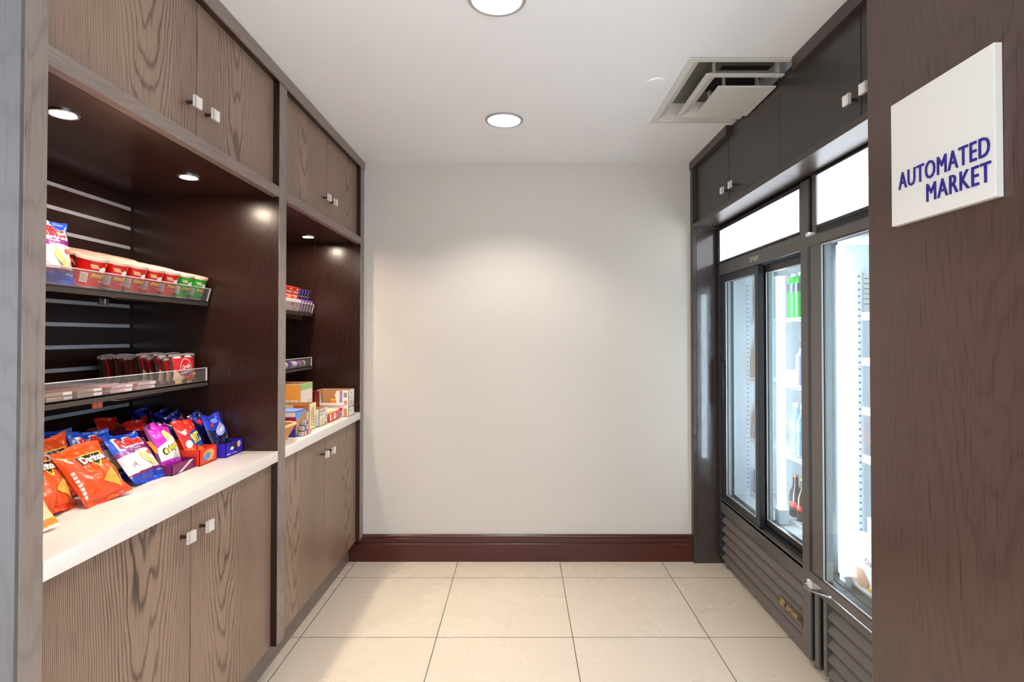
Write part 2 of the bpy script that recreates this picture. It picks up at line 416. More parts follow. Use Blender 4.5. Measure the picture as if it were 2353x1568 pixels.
# ------------------------------------------------------------------ shelves in the niches
TILT = R(15)
def shelf(y0, y1, z, tilt, label):
    s = thing('display_shelf', label, 'shelf', (-1.225, y0, z), 'niche shelves')
    L = []
    b_ = B().box(-.305, 0, 0, y1 - y0, -.004, 0).box(-.004, 0, 0, y1 - y0, -.018, 0).box(-.305, -.301, 0, y1 - y0, -.02, 0)
    b_.box(-.3, 0, 0, .003, -.018, 0).box(-.3, 0, y1 - y0 - .003, y1 - y0, -.018, 0)
    L.append(b_.build('tray', SHELFM, None, smooth=False))
    a = B().box(-.006, -.003, .004, y1 - y0 - .006, .0005, .05)
    a.box(-.0075, -.0015, .004, y1 - y0 - .006, .05, .0522, 1).box(-.0075, -.0015, y1 - y0 - .008, y1 - y0 - .0055, .0005, .0522, 1)
    L.append(a.build('front_lip', [ACRYL, ACRYLEDGE], None, smooth=False))
    for t in (.36, .72):
        yy = (y1 - y0) * t
        w = B().prism([(-.3, yy, -.005), (-.02, yy, -.005), (-.06, yy, -.03 if tilt else -.022), (-.3, yy, -.05)], (0, .004, 0))
        L.append(w.build('bracket', BLACKMETAL, None, smooth=False))
    w = B().tube([(-.03, .56, -.006), (-.03, .57, -.022), (-.03, .60, -.026), (-.03, .80, -.026), (-.03, .815, -.022), (-.03, .82, -.006)], .0018)
    L.append(w.build('wire_loop', STEEL, None))
    for nme in L:
        o = O(nme); o.parent = O(s); WL[nme] = WL[s]; o.location = (0, 0, 0)
    O(s).rotation_euler = (0, tilt, 0)
    return s
S1 = shelf(1.12, 2.160, 1.485, TILT, 'tilted dark metal shelf in the near niche, carrying snack cups')
S2 = shelf(1.12, 2.160, 1.176, 0, 'flat dark metal shelf in the near niche, carrying candy bars')
S3 = shelf(2.245, 3.238, 1.485, TILT, 'tilted dark metal shelf in the far niche, carrying red boxes')
S4 = shelf(2.245, 3.238, 1.176, 0, 'flat dark metal shelf in the far niche, carrying wrapped sweets')
# orange and chrome hang tags under the shelf fronts
ORTAG = C('orange_tag', (214, 92, 52), .4)
for z, cc, m1, t in ((1.176 - .02, 1.64, ORTAG, 'small orange tag with chrome strip under the candy bar shelf'), (1.485 - .02, 1.66, BLACKMETAL, 'small dark tag with chrome strip under the snack cup shelf')):
    b_ = B().box(-1.262, -1.258, cc - .019, cc + .019, z - .02, z - .001, 0, .0008).box(-1.2575, -1.254, cc - .003, cc + .002, z - .019, z - .001, 1, .0006)
    tag(b_.build('shelf_tag', [m1, STEEL]), t, 'tag', 'shelf tags')
def onshelf(S, lx, y, lz=0.):           # a point given on a shelf: lx back from its front edge
    r = O(S); return Matrix.Rotation(r.rotation_euler.y, 3, 'Y') @ Vector((lx, 0, lz)) + Vector((-1.225, y, r.location.z))

# ------------------------------------------------------------------ snack cups
RED = C('cup_red', (214, 16, 14), .3); GREEN = C('cup_green', (38, 160, 40), .3); CREAM = C('cream_print', (246, 232, 170), .4)
BARC = C('barcode_grey', (150, 140, 138), .5); FOIL = C('foil', (206, 196, 188), .3, metal=.7)
YEL = C('yellow_print', (250, 214, 60), .4); ORN = C('orange_chip', (244, 166, 60), .45)
def cup(color, label, sub):
    t = thing('snack_cup', label, 'snack cup', (0, 0, 0), 'snack cups on the tilted shelf')
    b_ = B(); b_.lathe([(.0001, 0), (.0315, 0), (.0325, .001), (.0325, .004), (.0372, .078), (.0385, .08), (.0385, .0815)], mis=[0, 1, 1, 0, 1, 1], seg=32)
    def fn(x, z, e=.0004):                # x = distance round the cup, 0 faces +X
        r = .0325 + (z - .004) / .074 * .0047 + e; a = x / .035
        return (r * math.cos(a), r * math.sin(a), z)
    b_.mapped(text('Pringles', w=.046, h=.016, cx=.004, cy=.037, bold=.045, shear=.25, rot=.08, L=.004), lambda x, z: fn(x, z, .0007), 3)
    b_.mapped(text('Pringles', w=.046, h=.016, cx=.004, cy=.037, bold=.045, shear=.25, rot=.08, L=.004, grow=.002), fn, 4)
    b_.mapped(disc(.010, .055, .012, .0085, L=.005), fn, 2)
    b_.mapped(text(sub, w=.022, h=.0055, cx=.012, cy=.021, bold=.01, L=.004), fn, 2)
    for q in range(3): b_.mapped(rect(-.026 + q * .002, -.008 + q * .003, .066 - q * .004, .068 - q * .004, .006), fn, 5)
    b_.mapped(rect(-.045, -.026, .014, .042, .006), fn, 2)
    for q in range(6): b_.mapped(rect(-.0435, -.0275, .017 + q * .004, .0192 + q * .004, .006), lambda x, z: fn(x, z, .0008), 6)
    if color is RED: b_.mapped(disc(.026, .072, .012, .005, L=.005), fn, 7)
    b_.build('body', [color, FOIL, WHITE, YEL, BLACK, CREAM, BARC, ORN], t, recalc=False)
    B().lathe([(.0388, .079), (.0402, .08), (.0402, .087), (.038, .089), (.0001, .0895)], seg=32).build('lid', LIDM, t)
    return t
red0 = cup(RED, 'x', 'Original'); grn0 = cup(GREEN, 'x', 'Onion')
ordw = ['first', 'second', 'third', 'fourth', 'fifth', 'sixth', 'seventh']
used = set()
ncols = [1, 4, 4, 4, 3, 3, 2]            # columns from the near (left) end: how deep each one is
for i in range(7):                       # i counts from the far (right) end
    depth = [1, 2, 3, 4, 4, 4, 4][i]
    for rr in range(depth):
        p = onshelf(S1, -.046 - .0815 * rr if rr < 4 else 0, 2.118 - i * .0855, .0005)
        if p.x < -1.495: continue
        base = grn0 if i < 2 else red0; cn = 'green' if i < 2 else 'red'
        k = i if i < 2 else 6 - i
        if cn == 'green': col = 'last' if i == 0 else 'second to last'
        else: col = ordw[6 - i]
        row = ['in the front row', 'in the second row', 'in the third row', 'in the back row'][rr]
        lab = '%s lidded snack cup, %s, %s' % (cn, row, col + ' from the left' if cn == 'red' else ('rightmost column' if i == 0 else 'next to the red cups'))
        rot = (0, TILT, R(random.uniform(-6, 6) - 8))
        if base not in used:
            used.add(base); o = O(base); o.location = p; o.rotation_euler = rot; o['label'] = lab
        else: dup(base, p, rot, lab)

# ------------------------------------------------------------------ bags
def bagfn(W, H, T, seed, wr=1.):
    seal = .011
    def fn(x, z, side=1, e=0.):
        u = max(-1, min(1, x / (W / 2))); v = max(0, min(1, (z - seal) / (H - 2 * seal)))
        pu = (1 - abs(u) ** 2.3) ** .75; pv = max(0., 1 - abs(2 * v - 1) ** 2.4) ** .75
        th = T / 2 * pu * pv
        de = min(z, H - z)
        cr = .0045 * wr * math.sin(u * 7.5 + seed * 1.7 + side) * math.exp(-max(0, de - seal) / .022) * pu * (1 if de > seal else .6)
        ns = .0042 * wr * noise.noise(Vector((x * 34 + seed * 5, z * 17, seed + side * .7))) * min(1, pu * 1.5) * min(1., pv * 1.6 + .1)
        ns += .0022 * wr * noise.noise(Vector((x * 85 + z * 40 + seed * 5, z * 60, seed + side * .7))) * pu * min(1., pv * 1.6 + .1)
        wav = .006 * wr * math.sin(u * 2.6 + seed * 2.3) * math.exp(-de / .03)
        xx = x * (1 - .07 * pv + .01 * math.sin(z * 90 + seed))
        return (xx, -side * (th + e + ns + cr * side) + wav, z + .004 * wr * math.sin(u * 3 + seed) * (z / H) ** 6)
    return fn
def bag(name, W, H, T, seed, mats, zone, decals, wr=1., nx=40, nz=56):
    f = bagfn(W, H, T, seed, wr); b_ = B()
    for side in (1, -1):
        vs = []; fs = []
        for j in range(nz + 1):
            for i in range(nx + 1):
                vs.append(f((i / nx - .5) * W, j / nz * H, side))
        V = [b_.bm.verts.new(v) for v in vs]
        for j in range(nz):
            for i in range(nx):
                a = j * (nx + 1) + i
                fc = b_.bm.faces.new((V[a], V[a + 1], V[a + nx + 2], V[a + nx + 1]))
                fc.material_index = zone(((i + .5) / nx - .5), (j + .5) / nz, side)
    bmesh.ops.remove_doubles(b_.bm, verts=b_.bm.verts[:], dist=1e-5)
    for lvl, (shape, mi) in enumerate(decals):
        e = .0008 + .00025 * lvl
        b_.mapped(shape, lambda x, z: f(x, z, 1, e), mi)
    return b_.build(name, mats, None, recalc=False)
def place(n, loc, lean=0., yaw=0., roll=0.):
    o = O(n); o.location = loc; o.rotation_euler = (-R(lean), R(roll), R(90 + yaw)); return n
def cp(n, label, loc, lean=0., yaw=0., roll=0., group=None):
    o = O(n).copy(); COL.objects.link(o); o['label'] = label
    if group: o['group'] = group
    return place(o.name, loc, lean, yaw, roll)
def film(name, rgb, rough=.24): return mat(name, rgb, rough, spec=.6)
DOR = film('film_orange', (240, 84, 24)); DORB = film('film_dark', (40, 18, 14)); DCHIP = C('chip', (246, 172, 66), .5)
PAPER = film('film_white', (240, 236, 232)); RBLUE = film('film_blue', (34, 84, 206)); RPUR = film('film_purple', (138, 36, 132))
RRED = film('film_red', (222, 36, 34)); PINK = film('film_pale', (240, 222, 222)); CHIPY = C('chip_pale', (246, 206, 130), .5)
DDEEP = film('film_deep_orange', (222, 62, 20))
SPK = C('chip_dark', (206, 116, 30), .5)

def dor_zone(u, v, s):
    if s < 0: return 0
    if v < .09: return 7
    return 0
def dor_bag(nm, seed, W=.145, H=.178):
    d = []
    d.append((poly([(-.026, .139), (.050, .139), (.016, .090)], .006), 5))
    d.append((poly([(-.019, .1358), (.042, .1358), (.015, .0965)], .006), 1))
    d.append((text('Doritos', w=.081, h=.025, cx=.008, cy=.122, bold=.03, L=.005, rot=.03, grow=.004), 1))
    d.append((text('Doritos', w=.079, h=.023, cx=.008, cy=.122, bold=.045, L=.005, rot=.03), 2))
    d.append((poly([(-.008, .05), (.038, .080), (.048, .024), (.042, .02), (.02, .038)], .006), 3))
    d.append((poly([(.045, .09), (.06, .078), (.064, .05), (.054, .04)], .006), 3))
    for q in range(12):
        d.append((disc(.012 + .028 * random.random(), .046 + .02 * random.random(), .0014, L=.01, n=8), 6))
    d.append((text('NACHO', w=.02, h=.006, cx=.054, cy=.104, L=.01), 2))
    for q in range(7): d.append((rect(-.069, -.062, .02 + q * .012, .029 + q * .012, .01), 2))
    return bag(nm, W, H, .056, seed, [DOR, DORB, PAPER, DCHIP, PAPER, YEL, SPK, DDEEP], dor_zone, d, 1.25)
GB = 'tortilla chip bags on the near counter'
CT = .9005
n_ = tag(dor_bag('chip_bag', 1.), 'orange tortilla chip bag nearest the counter edge, showing triangular corn chips', 'chip bag', GB)
place(n_, (-1.122, 1.508, CT + .004), 37, -6, -3)
n_ = tag(dor_bag('chip_bag', 2.4), 'orange chip bag lying left of the front one, partly behind the yellow bag', 'chip bag', GB)
place(n_, (-1.165, 1.400, CT + .004), 36, 4, 3)
n_ = tag(dor_bag('chip_bag', 4.1), 'orange chip bag standing at the back behind the two front orange bags', 'chip bag', GB)
place(n_, (-1.252, 1.505, CT + .002), 17, -4, -4)
# yellow bag cut off by the post
YBAG = film('film_yellow', (246, 196, 84)); YPALE = film('film_cream', (250, 226, 170)); YDEEP = film('film_amber', (236, 150, 40))
n_ = bag('chip_bag', .15, .19, .055, 6.2, [YBAG, YPALE, YDEEP, PAPER], lambda u, v, s: 3 if v < .035 else (2 if v < .13 else (1 if v < .35 + .2 * u else 0)), [], 1.2)
tag(n_, 'pale yellow chip bag at the left end of the counter, cut off by the post', 'chip bag', GB)
place(n_, (-1.085, 1.225, CT + .004), 27, 2, 0)

def ruf_zone(u, v, s):
    if s < 0: return 0
    w_ = .03 * math.sin(u * 4)
    if v > .66 + w_: return 0
    if v > .655 + w_: return 3
    if v > .56 + w_: return 1
    if v > .20 + .05 * u: return 4
    if v > .155 + .05 * u: return 6
    return 5
RNAVY = film('film_navy', (36, 66, 178))
RMAG = film('film_maroon', (120, 26, 84))
def ruf_bag(nm, seed, W=.145, H=.178):
    d = []
    d.append((text('Ruffles', w=.108, h=.037, cx=0, cy=.140, bold=.05, shear=.15, L=.005, rot=.06, grow=.01), 2))
    d.append((text('Ruffles', w=.106, h=.035, cx=0, cy=.140, bold=.05, shear=.15, L=.005, rot=.06), 3))
    d.append((text('All Dressed', w=.046, h=.008, cx=-.004, cy=.1115, L=.006), 2))
    d.append((text('Assaisonnées', w=.046, h=.007, cx=.002, cy=.1025, L=.006), 2))
    d.append((poly([(-.01, .094), (.006, .088), (.014, .078), (.042, .06), (.05, .046), (.03, .043), (.004, .055), (-.006, .068)], .006), 7))
    d.append((disc(.045, .088, .012, .007, L=.006), 8))
    d.append((poly([(-.04, .058), (-.03, .074), (-.026, .058), (-.03, .05)], .006), 2))
    for q in range(4): d.append((rect(-.052 + q * .004, -.05 + q * .004, .048 + q * .003, .062 + q * .003, .01), 9))
    d.append((text('235 g', w=.02, h=.006, cx=.05, cy=.024, L=.008), 2))
    d.append((text('Taste', w=.026, h=.006, cx=.042, cy=.169, L=.008), 2))
    return bag(nm, W, H, .05, seed, [RBLUE, RPUR, PAPER, RRED, PINK, RNAVY, RMAG, CHIPY, C('tomato', (228, 92, 50), .5), BARC], ruf_zone, d, 1.)
GR = 'blue ridged potato chip bags'
rb = tag(ruf_bag('chip_bag', 3.3), 'blue and purple potato chip bag standing beside the orange chip bag', 'chip bag', GR)
place(rb, (-1.146, 1.712, CT + .003), 38, -2, 1)
cp(rb, 'blue potato chip bag with crumpled top, behind the front blue and purple bag', (-1.235, 1.655, CT + .003), 27, -6, 2)
cp(rb, 'blue potato chip bag rearmost by the grey box, only red lettering showing', (-1.325, 1.60, CT + .003), 17, -3, 2)
rs = cp(rb, 'blue and purple potato chip bag standing on the tilted shelf beside red cups', (0, 0, 0))
p = onshelf(S1, -.035, 1.474, .002); place(rs, p, 11, -3, 2)

# open-topped display trays
def tray(name, x0, x1, y0, y1, prof, mats, label, group, dec=(), t=.0018, inner=1):
    # x1 = front; prof = side outline as (x, z), front to back; mats[0] outside, mats[1] inside
    b_ = B()
    for yy, ext in ((y0, t), (y1 - t, t)):
        b_.prism([(x1, yy, CT)] + [(x, yy, CT + z) for x, z in prof] + [(x0, yy, CT)], (0, ext, 0), 0)
    b_.box(x1 - t, x1, y0, y1, CT, CT + prof[0][1], 0).box(x0, x0 + t, y0, y1, CT, CT + prof[-1][1], 0).box(x0, x1, y0, y1, CT, CT + t, inner)
    b_.box(x1 - 2 * t, x1 - t, y0 + t, y1 - t, CT + t, CT + prof[0][1] - .0008, inner)
    b_.box(x0 + t, x0 + 2 * t, y0 + t, y1 - t, CT + t, CT + prof[-1][1] - .0008, inner)
    for shape, mi, face in dec:
        if face == 'front': b_.mapped(shape, lambda a, z: (x1 + .0004, (y0 + y1) / 2 + a, CT + z), mi)
        elif face == 'front2': b_.mapped(shape, lambda a, z: (x1 + .0008, (y0 + y1) / 2 + a, CT + z), mi)
        else: b_.mapped(shape, lambda a, z: (a, y0 - .0005, CT + z), mi)
    n = b_.build(name, mats, None, origin=((x0 + x1) / 2, (y0 + y1) / 2, CT), recalc=False, smooth=False)
    return tag(n, label, 'display tray', group)
GT = 'cardboard display trays on the near counter'
MAG = C('card_magenta', (122, 30, 92)); KRAFT = C('kraft', (196, 158, 122), .7); CORAL = C('card_red', (230, 60, 28)); RBL = C('card_blue', (48, 40, 190))
DRED = C('card_dark_red', (120, 14, 22)); GREYC = C('card_grey', (150, 142, 132), .7)
tray('display_tray', -1.46, -1.121, 1.775, 1.900, [(-1.121, .033), (-1.165, .034), (-1.215, .125), (-1.46, .125)],
     [MAG, C('card_plum', (96, 22, 74)), WHITE, YEL, ORN], 'magenta cardboard tray holding the magenta cracker bag', GT,
     [(poly([(-.03, .002), (-.012, .002), (.052, .031), (.034, .031)]), 2, 'front'), (text('Crispers', w=.03, h=.008, cx=.011, cy=.017, rot=.42, L=.02), 3, 'front2'),
      (poly([(-1.205, .11), (-1.19, .112), (-1.165, .082), (-1.172, .07)]), 4, 'side')])
tray('display_tray', -1.50, -1.108, 1.905, 2.012, [(-1.108, .0555), (-1.19, .0555), (-1.35, .100), (-1.50, .128)],
     [CORAL, KRAFT, C('sky_blue', (70, 150, 220)), CREAM, ORN, DRED, C('mini_grey', (150, 110, 100), .6)], 'red and orange cardboard tray holding the red cracker bags', GT,
     [(disc(.002, .03, .036, .019), 4, 'front'), (disc(-.01, .026, .022, .012, rot=.3), 2, 'front2'), (text('Cheese', w=.03, h=.009, cx=.012, cy=.04, rot=.12, L=.02), 3, 'front2'),
      (text('Fromage', w=.03, h=.008, cx=.012, cy=.012, rot=.12, L=.02), 3, 'front2'), (poly([(-1.498, .06), (-1.3, .06), (-1.3, .082), (-1.35, .097), (-1.498, .124)]), 5, 'side'),
      (text('mini', w=.03, h=.016, cx=-1.385, cy=.088, L=.02), 6, 'side')])
COOK = C('cookie', (52, 30, 28), .6)
tray('display_tray', -1.50, -1.088, 2.036, 2.160, [(-1.088, .05), (-1.17, .05), (-1.32, .10), (-1.50, .12)],
     [RBL, KRAFT, WHITE, COOK, C('cream_fill', (244, 200, 190), .5)], 'blue cardboard tray holding the blue cookie bags', GT,
     [(disc(-.022, .036, .012, .011), 3, 'front'), (disc(-.020, .028, .012, .006), 2, 'front2'), (disc(.006, .037, .012, .010), 3, 'front'), (disc(.03, .036, .014, .012), 4, 'front'), (disc(.012, .02, .011, .009), 3, 'front'),
      (rect(-.055, -.03, .008, .0105), 2, 'front'), (rect(-.015, .018, .008, .0095), 2, 'front')])
tray('display_tray', -1.52, -1.37, 1.665, 1.77, [(-1.37, .125), (-1.52, .13)], [GREYC, C('card_cream', (222, 214, 204), .7)], 'plain grey cardboard tray behind the blue chip bags', GT)

# cracker and cookie bags
CMAG = film('film_magenta', (204, 44, 190)); CDK = film('film_plum', (110, 20, 90)); CPALE = film('film_offwhite', (240, 232, 226))
def cr_zone(u, v, s):
    if v > .9 and s > 0: return 0 if abs(u) < .28 else 1
    if s < 0: return 1
    if abs(u) > .44: return 1
    if .22 < v < .60 + .25 * u: return 2
    return 0
d = [(text('Crispers', w=.088, h=.026, cx=.006, cy=.073, bold=.045, L=.005, rot=.35, grow=.006), 4), (text('Crispers', w=.086, h=.024, cx=.006, cy=.073, bold=.045, L=.005, rot=.35), 3),
     (poly([(-.012, .098), (.016, .106), (.02, .12), (.006, .136), (-.014, .132), (-.016, .116)]), 5), (text('ALL DRESSED', w=.04, h=.006, cx=.02, cy=.038, rot=.35, L=.01), 2),
     (text('ASSAISONNE', w=.034, h=.006, cx=.024, cy=.028, rot=.35, L=.01), 2)]
n_ = tag(bag('cracker_bag', .112, .168, .05, 8.2, [CMAG, CDK, CPALE, YEL, BLACK, CHIPY], cr_zone, d, 1.1), 'magenta cracker bag standing in the magenta tray', 'snack bag')
place(n_, (-1.157, 1.842, CT + .004), 25, -4, 0)
RZR = film('film_cracker_red', (222, 40, 30)); RZO = film('film_cracker_orange', (238, 120, 40)); RZB = film('film_ritz_blue', (34, 74, 160))
def rz_zone(u, v, s):
    return 1 if (s > 0 and v < .32 + .08 * math.sin(u * 14)) else 0
d = [(disc(.012, .086, .036, .030, rot=.3), 3), (text('RITZ', w=.060, h=.038, cx=.012, cy=.088, bold=.05, rot=.2, L=.005, grow=.006), 3), (text('RITZ', w=.058, h=.036, cx=.012, cy=.088, bold=.05, rot=.2, L=.005), 2),
     (text('bits', w=.024, h=.013, cx=.024, cy=.056, bold=.04, rot=.2, L=.006), 3), (disc(-.034, .07, .011, .014), 4), (poly([(-.044, .118), (-.026, .122), (-.028, .108), (-.036, .102)]), 4),
     (disc(.036, .135, .014, .008), 5)]
GZ = 'red cracker bags in the red tray'
rz = tag(bag('cracker_bag', .104, .163, .042, 9.7, [RZR, RZO, YEL, RZB, PAPER, C('film_badge', (240, 120, 100))], rz_zone, d, 1.), 'red cracker bag with yellow lettering at the front of the red tray', 'snack bag', GZ)
place(rz, (-1.137, 1.957, CT + .004), 26, -3, 0)
cp(rz, 'red cracker bag in the middle of the red tray, behind the yellow-lettered one', (-1.300, 1.957, CT + .004), 25, 3, -2)
cp(rz, 'rearmost red cracker bag in the red tray, against the slat rails', (-1.425, 1.953, CT + .004), 17, 2, 2)
OB = film('film_oreo_blue', (40, 60, 196), .18); OD = film('film_oreo_dark', (18, 18, 74), .16)  # OD: dark print of the front bag, shade tone of the rear ones
def or_zone(u, v, s):
    if v > .93: return 0
    return 1 if (s < 0 or v < .5 - .3 * u) else 0
d = [(disc(.0, .092, .036, .017, rot=.5), 2), (disc(.0, .092, .033, .0145, rot=.5), 5), (text('OREO', w=.052, h=.015, cx=.0, cy=.092, bold=.04, rot=.5, L=.006), 2), (disc(.014, .062, .013, .011), 2), (disc(.012, .066, .013, .01), 3),
     (disc(-.022, .03, .017, .010), 3), (disc(.01, .03, .016, .010), 3), (disc(-.020, .027, .016, .006), 2), (disc(.028, .042, .012, .012), 3), (poly([(-.044, .118), (-.03, .122), (-.032, .108), (-.038, .104)]), 4),
     (disc(-.008, .132, .03, .01, rot=.2), 5), (text('mini', w=.022, h=.01, cx=.01, cy=.118, rot=.5, L=.01), 2)]
GO = 'blue cookie bags in the blue tray'
ob = tag(bag('cookie_bag', .116, .160, .044, 11.3, [OB, OD, PAPER, COOK, RRED, C('film_lightblue', (120, 150, 235))], or_zone, d, 1.2), 'bright blue cookie bag at the front of the blue tray', 'snack bag', GO)
place(ob, (-1.123, 2.098, CT + .004), 24, -3, 0)
d2 = [(poly([(-.03, .128), (-.008, .134), (-.012, .112), (-.022, .104)]), 4), (disc(.02, .112, .022, .010, rot=.5), 2), (disc(.02, .112, .019, .008, rot=.5), 5), (poly([(.012, .136), (.028, .139), (.024, .124), (.016, .12)]), 4)]
ob_front = ob
ob = bag('cookie_bag', .122, .165, .046, 12.6, [OD, film('film_shaded_blue', (30, 40, 140), .18), PAPER, COOK, RRED, C('film_lightblue', (120, 150, 235))], lambda u, v, s: 1 if (v > .62 and abs(u + .1) < .16) else 0, d2, 1.9)  # rear bags: the shade they stand in is put into a darker film
tag(ob, 'shade-darkened blue cookie bag right behind the bright blue one', 'snack bag', GO); place(ob, (-1.175, 2.094, CT + .01), 26, 6, 2)
cp(ob, 'shade-darkened blue cookie bag third from the front of the blue tray', (-1.245, 2.085, CT + .012), 26, 5, -3)
cp(ob, 'shade-darkened blue cookie bag fourth from the front of the blue tray', (-1.315, 2.092, CT + .014), 22, 3, 4)
cp(ob, 'rearmost shade-darkened blue cookie bag in the blue tray, in the niche corner', (-1.40, 2.085, CT + .018), 16, 4, 5)

# ------------------------------------------------------------------ candy bars and popcorn packets on the flat shelf
def candy(base, top, ink, edge):
    L, Wd, H = .103, .034, .0125; b_ = B()
    b_.box(-Wd / 2, Wd / 2, -L / 2 + .008, L / 2 - .008, .0003, H, 0, .003)
    b_.box(-Wd / 2 + .002, Wd / 2 - .002, -L / 2, L / 2, .005, .0068, 3)
    b_.box(-Wd / 2 - .0003, Wd / 2 + .0003, L * .12, L * .40, .002, H - .003, 4)
    f = lambda x, y: (-y, x, H + .0004)
    b_.mapped(rect(-.042, .042, -.013, .013, .05), f, 1)
    b_.mapped(text(ink[1], w=.07, h=.016, cx=0, cy=0, bold=.04, shear=.2, L=.1), lambda x, y: (-y, x, H + .0008), 2)
    n = b_.build('candy_bar', [base, top, ink[0], edge, WHITE], None, recalc=False)
    return n
BRN = C('bar_brown', (124, 98, 84)); BRN2 = C('bar_tan', (176, 150, 134)); BLU = C('bar_blue', (44, 40, 130)); BWH = C('bar_white', (236, 224, 226)); BRD = C('bar_red', (206, 52, 40))
kinds = [candy(BRN2, BRN, (BRD, 'Kit Kat'), BRN), candy(C('bar_pale', (220, 188, 190)), BWH, (BLU, 'Nestle'), BRD)]
GC = 'flat candy bars on the near shelf'
usedk = set(); colname = ['first', 'second', 'third', 'fourth']
for ci, yc in enumerate((1.470, 1.578, 1.703, 1.813)):
    kd = kinds[0 if ci < 2 else 1]
    for r_ in range(7):
        for ly in ((0, 1) if r_ == 0 else (1,)):
            if ci == 3 and r_ > 0: continue
            loc = (-1.248 - .0365 * r_ + random.uniform(-.001, .001), yc + random.uniform(-.003, .003), 1.1765 + .0128 * ly)
            cn = 'brown candy bar with red script' if ci < 2 else 'white candy bar with red edges'
            pos = ('lower layer, ' if ly == 0 else '') + ('front row' if r_ == 0 else ['', 'second row', 'third row', 'fourth row', 'fifth row', 'sixth row', 'back row'][r_])
            lab = '%s, %s, %s stack from left' % (cn, pos, colname[ci])
            if kd not in usedk: usedk.add(kd); n_ = tag(kd, lab, 'candy bar', GC)
            else:
                o = O(kd).copy(); COL.objects.link(o); o['label'] = lab; n_ = o.name
            if r_ > 0 and ly == 1:       # upper bars further back lie on the same level as the front ones
                b0 = O(kd).copy(); COL.objects.link(b0); b0['label'] = lab.replace('script,', 'script, lower layer,').replace('edges,', 'edges, lower layer,'); b0.location = (loc[0], loc[1], 1.1765); b0.rotation_euler = (0, 0, R(random.uniform(-1, 1)))
            O(n_).location = loc; O(n_).rotation_euler = (0, 0, R(random.uniform(-3, 3)))
PRED = film('popcorn_red', (214, 40, 46), .3); PBRN = film('popcorn_brown', (74, 44, 36), .2); PCLR = film('popcorn_wrap', (170, 150, 146), .15); PYL = film('popcorn_yellow', (246, 196, 60))
def pc_zone(u, v, s):
    if v > .93: return 2
    if abs(u) > .43: return 1
    if s < 0: return 1
    if v > .88: return 3
    if v < .06: return 6
    if v < .12 - .9 * u and v < .62 and u > -.42: return 4
    return 0
d = [(disc(.004, .054, .036, .036), 3), (disc(.004, .054, .0335, .0335), 0), (text('Orville', w=.052, h=.017, cx=.004, cy=.06, bold=.03, shear=.3, rot=.12, L=.006), 3),
     (text('Redenbacher', w=.074, h=.016, cx=.004, cy=.042, bold=.03, shear=.2, rot=.12, L=.006, grow=.006), 5), (text('Redenbacher', w=.073, h=.015, cx=.004, cy=.042, bold=.03, shear=.2, rot=.12, L=.006), 3),
     (rect(.036, .07, .026, .036), 6), (rect(-.05, -.026, .093, .0955), 3), (rect(.026, .055, .093, .0955), 3)]
GP = 'popcorn packets filed one behind another'
pc = tag(bag('popcorn_packet', .15, .108, .015, 13.1, [PRED, PBRN, PCLR, PAPER, C('popcorn_kernel', (246, 218, 176), .6), BLACK, PYL], pc_zone, d, .5, 36, 40), 'red popcorn packet at the front of the filed row, showing its white lettering', 'popcorn packet', GP)
place(pc, (-1.243, 2.035, 1.1775), 4, -2, 0)
pb = bag('popcorn_packet', .15, .108, .014, 14.9, [PBRN, PBRN, PCLR, PRED], lambda u, v, s: 2 if v > .9 else (3 if (s > 0 and abs(u) < .4) else 0), [], 1.2, 30, 30)
dw = ['second', 'third', 'fourth', 'fifth', 'sixth', 'seventh', 'eighth', 'ninth', 'tenth', 'eleventh', 'twelfth', 'thirteenth', 'fourteenth']
for k in range(13):
    x = -1.2655 - .0172 * k
    src = pc if k < 5 else pb
    lab = '%s popcorn packet, %s from the front of the filed row' % ('red' if k < 5 else 'brown', dw[k])
    if k == 5: n_ = tag(pb, lab, 'popcorn packet', GP); place(n_, (x, 2.01, 1.1775), 4, 0, 0)
    else: n_ = cp(src, lab, (x, 2.022 - .002 * k + random.uniform(-.006, .006), 1.1775), 7 + random.uniform(-3, 3), random.uniform(-3, 3), random.uniform(-1, 1), GP); O(n_).scale = (1, 1, random.uniform(.9, 1.05))

# ------------------------------------------------------------------ far counter: boxes, basket
def card_box(name, x0, x1, y0, y1, h, mats, label, cat='box', top=True, dec=(), z=CT, cut=None, smooth=False, t=.002):
    """x1 faces the aisle, y0 faces the camera; dec: (shape, material, face) with face in 'x', 'y', 'x2', 'y2'"""
    b_ = B()
    b_.box(x0, x1, y0, y1, z, z + t, 0)
    b_.box(x1 - t, x1, y0, y1, z, z + h, 0).box(x0, x0 + t, y0, y1, z, z + h, 0).box(x0, x1, y1 - t, y1, z, z + h, 0)
    if cut:
        b_.prism([(x0 + (x1 - x0) * a, y0, z + h * c) for a, c in cut], (0, t, 0), 0)
    else: b_.box(x0, x1, y0, y0 + t, z, z + h, 0)
    if top: b_.box(x0, x1, y0, y1, z + h - t, z + h, 0)
    else:
        e = .0006
        b_.box(x0 + t, x0 + t + e, y0 + t, y1 - t, z + t, z + h, 1).box(x1 - t - e, x1 - t, y0 + t, y1 - t, z + t, z + h, 1).box(x0 + t, x1 - t, y1 - t - e, y1 - t, z + t, z + h, 1)
    for shape, mi, face in dec:
        e = .0004 * (2 if face.endswith('2') else 1)
        if face[0] == 'x': b_.mapped(shape, lambda a, c: (x1 + e, y0 + a * (y1 - y0), z + c * h), mi)
        else: b_.mapped(shape, lambda a, c: (x0 + a * (x1 - x0), y0 - e, z + c * h), mi)
    n = b_.build(name, mats, None, origin=((x0 + x1) / 2, (y0 + y1) / 2, z), recalc=False, smooth=False)
    return tag(n, label, cat)
def r01(a, b_, c, d_): return rect(a, b_, c, d_, 5)
